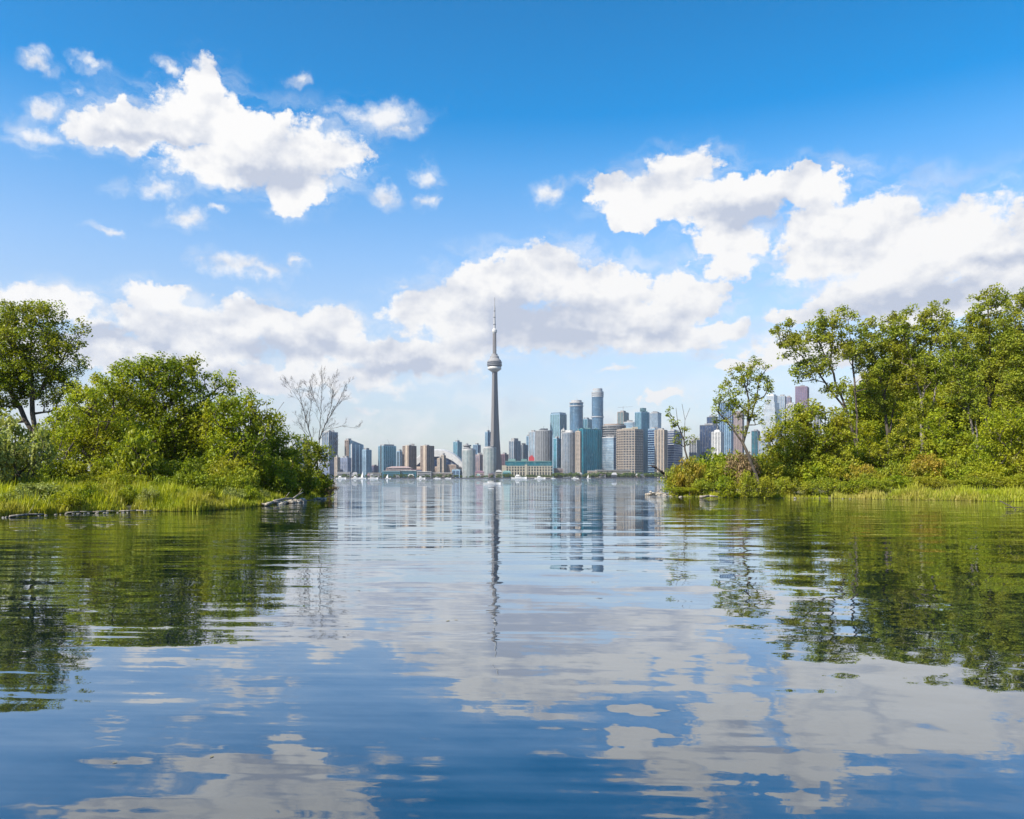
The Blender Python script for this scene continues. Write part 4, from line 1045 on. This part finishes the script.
bld('brown tower under construction with teal left side and a crane on top', 618, 630.5, 412, 2750, G_TEAL, S_TAN, split=.45, slab_t=1.4, extra=crane)
bld('pale blue square block between the tower under construction and the dark teal tower', 624.5, 636.5, 422, 2650, G_LBLUE, S_WHITE, split=.75, slab=7, slab_t=.3)
bld('large faceted beige office tower with a pale cornice near the right bank', 617, 642.3, 430, 2260, G_GREY, S_BEIGE, 'hex', slab=7, slab_t=1.7, pier=9, pier_w=1.7, pent=(.6, 3), pent_m=S_CREAM)
bld('dark teal tower with two green-topped roof turrets', 636, 650.5, 412, 2480, G_TEAL, S_BLUE, split=.35, a=50, pent=(.45, 13, 3), pent_m=G_LTEAL)
bld('light blue chamfered glass tower with a pale crown right of the dark teal tower', 649.5, 661, 413.5, 2600, G_LBLUE, S_LGREY, 'hex', pent=(.7, 3))
bld('dark blue banded slab below the chamfered glass tower', 648.5, 662, 429, 2440, G_DBLUE, S_BLUE, split=.5, slab=7, slab_t=1.6)
bld('beige striped residential slab left of the half-dead tree', 655.8, 669, 430, 2270, G_GREY, S_BEIGE, split=.6, pier=8, pier_w=3, slab_t=1)
bld('blue-grey banded slab behind the half-dead tree', 667, 690, 431, 2330, G_VIOLET, S_LGREY, split=.3, slab=7, slab_t=1.8)
bld('low blue-grey block right of the half-dead tree', 690, 703, 440, 2450, G_GREY, S_LGREY, split=.5)
bld('dark blue office block with a pinkish upper front, left of the white stone tower', 701.8, 720, 425, 2500, G_DBLUE, S_DARK, split=.8, slab_t=.5)
bld('small dark blue block stepping up behind the pinkish-fronted office', 708, 719, 417, 2700, G_DBLUE, S_DARK, split=.7)
bld('deep blue tower behind the small leaning tree', 720, 736.5, 402.5, 2900, G_DBLUE, S_BLUE, split=.7, slab_t=.5)
bld('white stone tower below the small leaning tree', 713, 726.5, 432, 2300, G_GREY, S_WHITE, split=.55, pier=7, pier_w=2.5, slab_t=1.6, pent=(.6, 5), pent_m=S_WHITE)
bld('blue glass tower right of the white stone tower', 725.5, 736, 424, 2400, G_BLUE, S_BLUE, split=.5)
bld('pinkish tower seen through the crown of the small leaning tree', 735, 746.5, 412, 2700, G_GREY, S_PINK, split=.6, slab_t=1.6)
bld('dark teal block low between the small leaning tree and the stepped white tower', 752.5, 763, 431, 2600, G_TEAL, S_DARK, split=.5)
def stepped():
    D = 2850; u = D / F
    root = empty('stepped_tower', (X(772, D), D, 1.6), 'white stepped tower with a thin spire, right of the small leaning tree', 'tower block')
    zz = lambda py: Z(py, D) - 1.6
    tiers = [(10.2, 478, 424), (9.4, 424, 416), (8.4, 416, 409), (7.2, 409, 403), (5.6, 403, 396)]
    g, f = MB(), MB(); a = R(30)
    def sq(r): return [(r * u * math.cos(a + k * math.pi / 2 - math.pi / 2 - .5), r * u * math.sin(a + k * math.pi / 2 - math.pi / 2 - .5)) for k in range(4)]
    for r, y0, y1 in tiers:
        g.prism(sq(r), max(0, zz(y0)), zz(y1))
        z = max(0, zz(y0)) + 3
        while z < zz(y1): f.prism(outset(sq(r), .5), z, z + 1.7); z += 4.2
    g.build('glazing', G_LBLUE, root); f.build('facade_frame', S_WHITE, root)
    mb = MB(); mb.prism(sq(4.2), zz(396), zz(394.5)); mb.build('roof', S_WHITE, root)
    mb = MB(); mb.lathe([(.5 * u, zz(394.6)), (.25 * u, zz(386))], 8); mb.build('spire', S_GREY, root)
    mb = MB(); mb.box(-.9 * u, .9 * u, -1, 1, zz(388.8), zz(387.8)); mb.build('spire_sign', S_GREY, root)
stepped()
bld('pale blue-grey glass tower right of the stepped white tower', 779, 788.5, 396, 3000, G_LBLUE, S_LGREY, split=.6)
bld('slim mauve tower between the pale glass tower and the plum tower', 786.5, 794, 397, 3150, G_VIOLET, S_PINK, split=.5)
bld('white slab below the slim mauve tower', 787.5, 797.8, 404, 2800, G_GREY, S_WHITE, split=.6, pier=7, slab_t=1.4)
bld('dark plum granite tower, highest block seen through the trees of the right bank', 797.3, 813.5, 386.5, 3050, G_VIOLET, S_PLUM, split=.6, slab_t=1.9, pent=(.3, 3))
bld('white block at the foot of the plum tower', 798, 806, 404, 2780, G_GREY, S_WHITE, split=.5, slab_t=1.5)
bld('grey block glimpsed between trunks right of the plum tower', 815, 824, 417, 2850, G_GREY, S_LGREY, split=.5)
bld('blue-grey block behind the bushes under the stepped white tower', 760, 775, 440, 2500, G_LBLUE, S_LGREY, split=.5)
# --- low waterfront buildings
def terminal():
    D = 2190; u = D / F
    root = empty('ferry_terminal', (X(528, D), D, 1.6), 'long cream waterfront warehouse with a green glass roof storey right of the tower base', 'building')
    zz = lambda py: Z(py, D) - 1.6
    w0, w1 = -25 * u, 24.5 * u
    mb = MB(); mb.box(w0, w1, 0, 60, 0, zz(466)); mb.build('wall', G_DARK, root)
    mb = MB(); x = w0
    while x < w1 + .1: mb.box(x - 1.6, x + 1.6, -1.2, 0.5, 0, zz(466)); x += 7.6
    for z in (0.2, zz(472), zz(469.2), zz(466.6)): mb.box(w0 - 1, w1 + 1, -.9, .5, z, z + 2)
    mb.box(w0 - 3, w0 + 10, -3, 20, 0, zz(465.4)); mb.box(-9, -2, -3, 10, 0, zz(464.6)); mb.build('facade_frame', S_CREAM, root)
    mb = MB(); mb.box(w0 + 6, w1 - 2, 5, 55, zz(466), zz(461.5)); mb.build('roof_storey', G_TEAL, root)
    mb = MB(); mb.box(w0 + 6, w1 - 2, 3, 57, zz(461.5), zz(460.9)); mb.box(w0 + 14, w0 + 34, 8, 30, zz(460.9), zz(458.8)); mb.box(w0 + 50, w0 + 66, 8, 30, zz(460.9), zz(459)); mb.build('roof', S_COPPER, root)
    mb = MB(); mb.box(3, 18, 20, 30, zz(460.9), zz(456.6)); mb.box(7, 14, 20.5, 29, zz(456.6), zz(455.2)); mb.build('rooftop_sign', S_RED, root)
    mb = MB(); mb.tube((2, 24, zz(461)), (2, 24, zz(451)), .7, .4, 6); mb.build('flagpole', S_WHITE, root)
terminal()
def lowb(label, x0, x1, top, D, wall, roof, name='low_building', cat='building', gl=G_DARK, rooftype='flat'):
    u = D / F; root = empty(name, (X((x0 + x1) / 2, D), D, 1.6), label, cat); h = Z(top, D) - 1.6; w = (x1 - x0) * u / 2; dp = min(60, w * 1.2)
    mb = MB(); mb.box(-w, w, 0, dp, 0, h); mb.build('wall', wall, root)
    mb = MB(); z = 1.5
    while z < h - 2: mb.box(-w + 1.5, w - 1.5, -.5, .3, z, z + 1.8); z += 4.0
    if mb.v: mb.build('window_band', gl, root)
    mb = MB()
    if rooftype == 'flat': mb.box(-w - 1, w + 1, -1, dp + 1, h, h + 1.3)
    elif rooftype == 'gable': mb.prism([(-w - 1, -1), (w + 1, -1), (w + 1, dp + 1), (-w - 1, dp + 1)], h, h + 5, [(-w * .6, dp * .4), (w * .6, dp * .4), (w * .6, dp * .6), (-w * .6, dp * .6)])
    else: 
        n = 12; ring = [[(-w * math.cos(math.pi * i / n), y, h + 6 * math.sin(math.pi * i / n)) for i in range(n + 1)] for y in (-1, dp)]
        mb.loft(ring)
    mb.build('roof', roof, root); return root
lowb('pinkish terraced pavilion roof in front of the left beige tower', 386, 411, 468, 2210, S_PINK, S_PINK, rooftype='gable')
lowb('low teal glass pavilion in front of the pinkish terraced roof', 383, 400, 471.2, 2150, S_TEALP, S_LGREY)
lowb('second low teal glass pavilion, right of the first', 401, 416, 470.8, 2155, S_TEALP, S_WHITE)
lowb('white low hall right of the teal pavilions', 417, 431, 472, 2150, S_LGREY, S_WHITE)
lowb('violet low shed behind the white low hall', 411, 421, 470, 2200, S_LAV, S_PLUM)
lowb('beige shed at the foot of the right beige tower', 430, 452, 473, 2160, S_BEIGE, S_LGREY)
lowb('white tent roof at the foot of the concrete tower', 495.5, 502, 472, 2140, S_CREAM, S_WHITE, rooftype='arc', name='tent_hall')
lowb('little green-roofed pavilion left of the cream warehouse', 502.5, 511, 472.5, 2135, S_TEALP, S_COPPER, rooftype='gable')
lowb('reddish low shed between the pale teal cylinders', 475, 484, 472.5, 2150, S_PINK, S_PLUM, rooftype='gable')
lowb('low brick block left of the grey round-fronted tower', 554, 563, 468.5, 2230, S_PINK, S_LGREY)
lowb('long low arcade in front of the faceted beige office tower', 597, 631, 470.3, 2170, S_CREAM, S_LGREY)
lowb('short low arcade left of the long one', 588, 596, 471, 2168, S_BEIGE, S_LGREY)
lowb('grey shed on the far left waterfront', 337, 350, 472.5, 2150, S_GREY, S_LGREY)
lowb('white shed left of the broad teal tower', 368, 381, 473.3, 2140, S_LGREY, S_CREAM)
rr = random.Random(9)
for i in range(20):
    px = rr.uniform(336, 640)
    if 503 < px < 553: px += 60
    D = rr.uniform(2108, 2126); w = rr.uniform(2.0, 6.5)
    b_ = lowb('little low shed or kiosk among the trees of the city quay', px, px + w, rr.uniform(473.6, 476.0), D, rr.choice([S_TAN, S_GREY, S_PINK, S_DARK, S_LAV, S_GREY]),
              rr.choice([S_LGREY, S_DARK, S_COPPER, S_PLUM, S_GREY, S_RED if i % 9 == 0 else S_GREY]), name='quay_shed', rooftype=rr.choice(['flat', 'gable', 'gable']))
    b_['group'] = 'little sheds along the city quay'
mb = MB(); mb.box(-420, 700, CITY_Y - 5, CITY_Y - .1, -1, 2.2)
tag(mb.build('quay_wall', S_DARK), 'long grey quay wall along the far city waterfront', 'wall')

# far waterfront trees
def far_tree_mesh(seed):
    rng = np.random.default_rng(seed); n = 26
    d = rng.normal(0, 1, (n, 3)); d /= np.linalg.norm(d, axis=1, keepdims=True)
    p = d * (rng.random((n, 1)) ** .4) * np.array([4.2, 4.2, 3.6]); p[:, 2] += 6.4
    return leaves_mesh('city_tree', p, 14, 1.6, 1.5, LM['far'], rng=rng, aspect=.8)
FT = [far_tree_mesh(s_) for s_ in range(4)]
random.seed(77)
px = 337.0
while px < 700:
    dens_, hh = (1.6, .8) if px < 500 else (.9, 1.0)
    if 466 < px < 486 or 513 < px < 552: step = random.uniform(1.5, 3.5); hh *= .7
    else: step = random.uniform(1.2, 3.4) * dens_
    if px > 560: step *= .75; hh *= 1.1
    D = random.uniform(2104, 2140); o = bpy.data.objects.new('city_tree', random.choice(FT)); COL.objects.link(o)
    k = hh * random.uniform(.85, 1.55); o.location = (X(px, D), D, 1.6 - 1.0 * k); o.scale = (k * 1.1, k * 1.1, k); o.rotation_euler = (0, 0, random.uniform(0, 6.28))
    side = 'left' if px < 494 else 'right'
    tag(o, 'small dark green tree on the far city quay, %s of the concrete tower' % side, 'tree', 'trees on the city quay %s of the tower' % side)
    px += step

# ------------------------------------------------------------------ boats
def boat(label, px, D, L, cabin=1, mast=0.0, group=None, rz=0.0, top_mat=None, name='motorboat', sail=False):
    root = empty(name, (X(px, D), D, 0), label, 'boat', group, rz)
    mb = MB(); rings = []; n = 9
    for i in range(n):
        u = i / (n - 1); x = (u - .5) * L; w = L * .15 * (math.sin(math.pi * min(1, (1 - u) * .62 + .0)) if u > .4 else .96) ; w = max(w * (1 - max(0, u - .6) ** 2 * 4), .02 * L)
        sh_ = L * .085 * (1 + .5 * u * u)
        rings.append([(x, -w, sh_), (x, -w * .8, -.02 * L), (x, w * .8, -.02 * L), (x, w, sh_)])
    mb.loft(rings); mb.build('hull', S_HULL, root)
    s_ = L
    if cabin:
        mb = MB(); mb.prism([(-.25 * s_, -.10 * s_), (.18 * s_, -.10 * s_), (.18 * s_, .10 * s_), (-.25 * s_, .10 * s_)], .085 * s_, .19 * s_, [(-.24 * s_, -.085 * s_), (.08 * s_, -.085 * s_), (.08 * s_, .085 * s_), (-.24 * s_, .085 * s_)]); mb.build('cabin', S_HULL, root)
        mb = MB(); mb.prism([(-.22 * s_, -.104 * s_), (.15 * s_, -.104 * s_), (.15 * s_, .104 * s_), (-.22 * s_, .104 * s_)], .12 * s_, .165 * s_, [(-.21 * s_, -.096 * s_), (.11 * s_, -.096 * s_), (.11 * s_, .096 * s_), (-.21 * s_, .096 * s_)]); mb.build('windscreen', G_DARK, root)
    if cabin > 1:
        mb = MB(); mb.box(-.2 * s_, 0, -.08 * s_, .08 * s_, .19 * s_, .26 * s_); mb.build('bridge', top_mat or S_HULL, root)
    if top_mat and cabin == 1:
        mb = MB(); mb.box(-.22 * s_, .06 * s_, -.1 * s_, .1 * s_, .27 * s_, .29 * s_)
        for x in (-.2, .04):
            for y in (-.09, .09): mb.tube((x * s_, y * s_, .18 * s_), (x * s_, y * s_, .28 * s_), .008 * s_, .008 * s_, 5)
        mb.build('canopy', top_mat, root)
    if mast:
        mb = MB(); mb.tube((0, 0, .1 * s_), (0, 0, mast * s_), .012 * s_, .006 * s_, 6); mb.build('mast', S_LGREY, root)
    if sail:
        mb = MB(); mb.v = [(-.02 * s_, -.01 * s_, .2 * s_), (-.40 * s_, -.01 * s_, .2 * s_), (-.02 * s_, -.01 * s_, mast * .97 * s_), (-.02 * s_, .01 * s_, .2 * s_), (-.40 * s_, .01 * s_, .2 * s_), (-.02 * s_, .01 * s_, mast * .97 * s_)]
        mb.f = [(0, 1, 2), (5, 4, 3), (0, 3, 4, 1), (1, 4, 5, 2), (2, 5, 3, 0)]; mb.build('sail', S_HULL, root)
    return root
boat('white speedboat with a dark green canopy on open water below the concrete tower', 492, 225, 4.9, 1, top_mat=S_CANVAS, rz=R(4))
boat('long white ship at the quay by the left bank', 341, 2070, 26, 2)
boat('white boat with a tall white sail in front of the curved-top blue tower', 363, 2040, 15, 1, 1.35, sail=True, name='sailboat')
boat('white cruiser left of the tall white sail', 356, 2065, 24, 2)
boat('dark-topped white cruiser right of the tall white sail', 373, 2060, 26, 1, top_mat=S_CANVAS)
boat('small white boat below the teal pavilions', 388, 2060, 14, 1, .9, name='sailboat', sail=True)
boat('white cruiser in front of the right beige tower', 421, 2060, 22, 2)
boat('white boat with bare mast right of the right beige tower', 437, 2070, 18, 1, 1.1, name='sailboat')
boat('small white cruiser in front of the brown hotel', 448, 2065, 16, 1)
boat('long white tour boat moored before the cream warehouse', 519, 2070, 40, 2)
boat('white yacht moored at the right end of the cream warehouse', 540, 2050, 28, 2, .5)
boat('small white boat right of the moored yacht', 553, 2060, 12, 1)
boat('white boat with an orange-lit cabin below the narrow beige edge tower', 575, 2040, 18, 2)
boat('tiny white sailing dinghy right of the boats, before the big teal slab', 588.5, 2020, 10, 0, 1.2, name='sailboat', sail=True)

# ------------------------------------------------------------------ air
HAZE = 0.00005
m_h, t = new_mat('haze_air')
pv = t.n('ShaderNodeVolumePrincipled', {'Color': (0.86, 0.92, 1.0, 1), 'Density': HAZE, 'Anisotropy': 0.35})
t.n('ShaderNodeOutputMaterial', {1: pv.outputs[0]})
mb = MB(); mb.box(-7100, 7100, -450, 7100, -3.2, 640)
if HAZE > 0: tag(mb.build('haze', m_h), 'thin pale summer haze over the lake', 'haze', None, 'stuff')
print('leaves', NL[0]); print('objects', len(bpy.data.objects), 'buildings', NB[0])
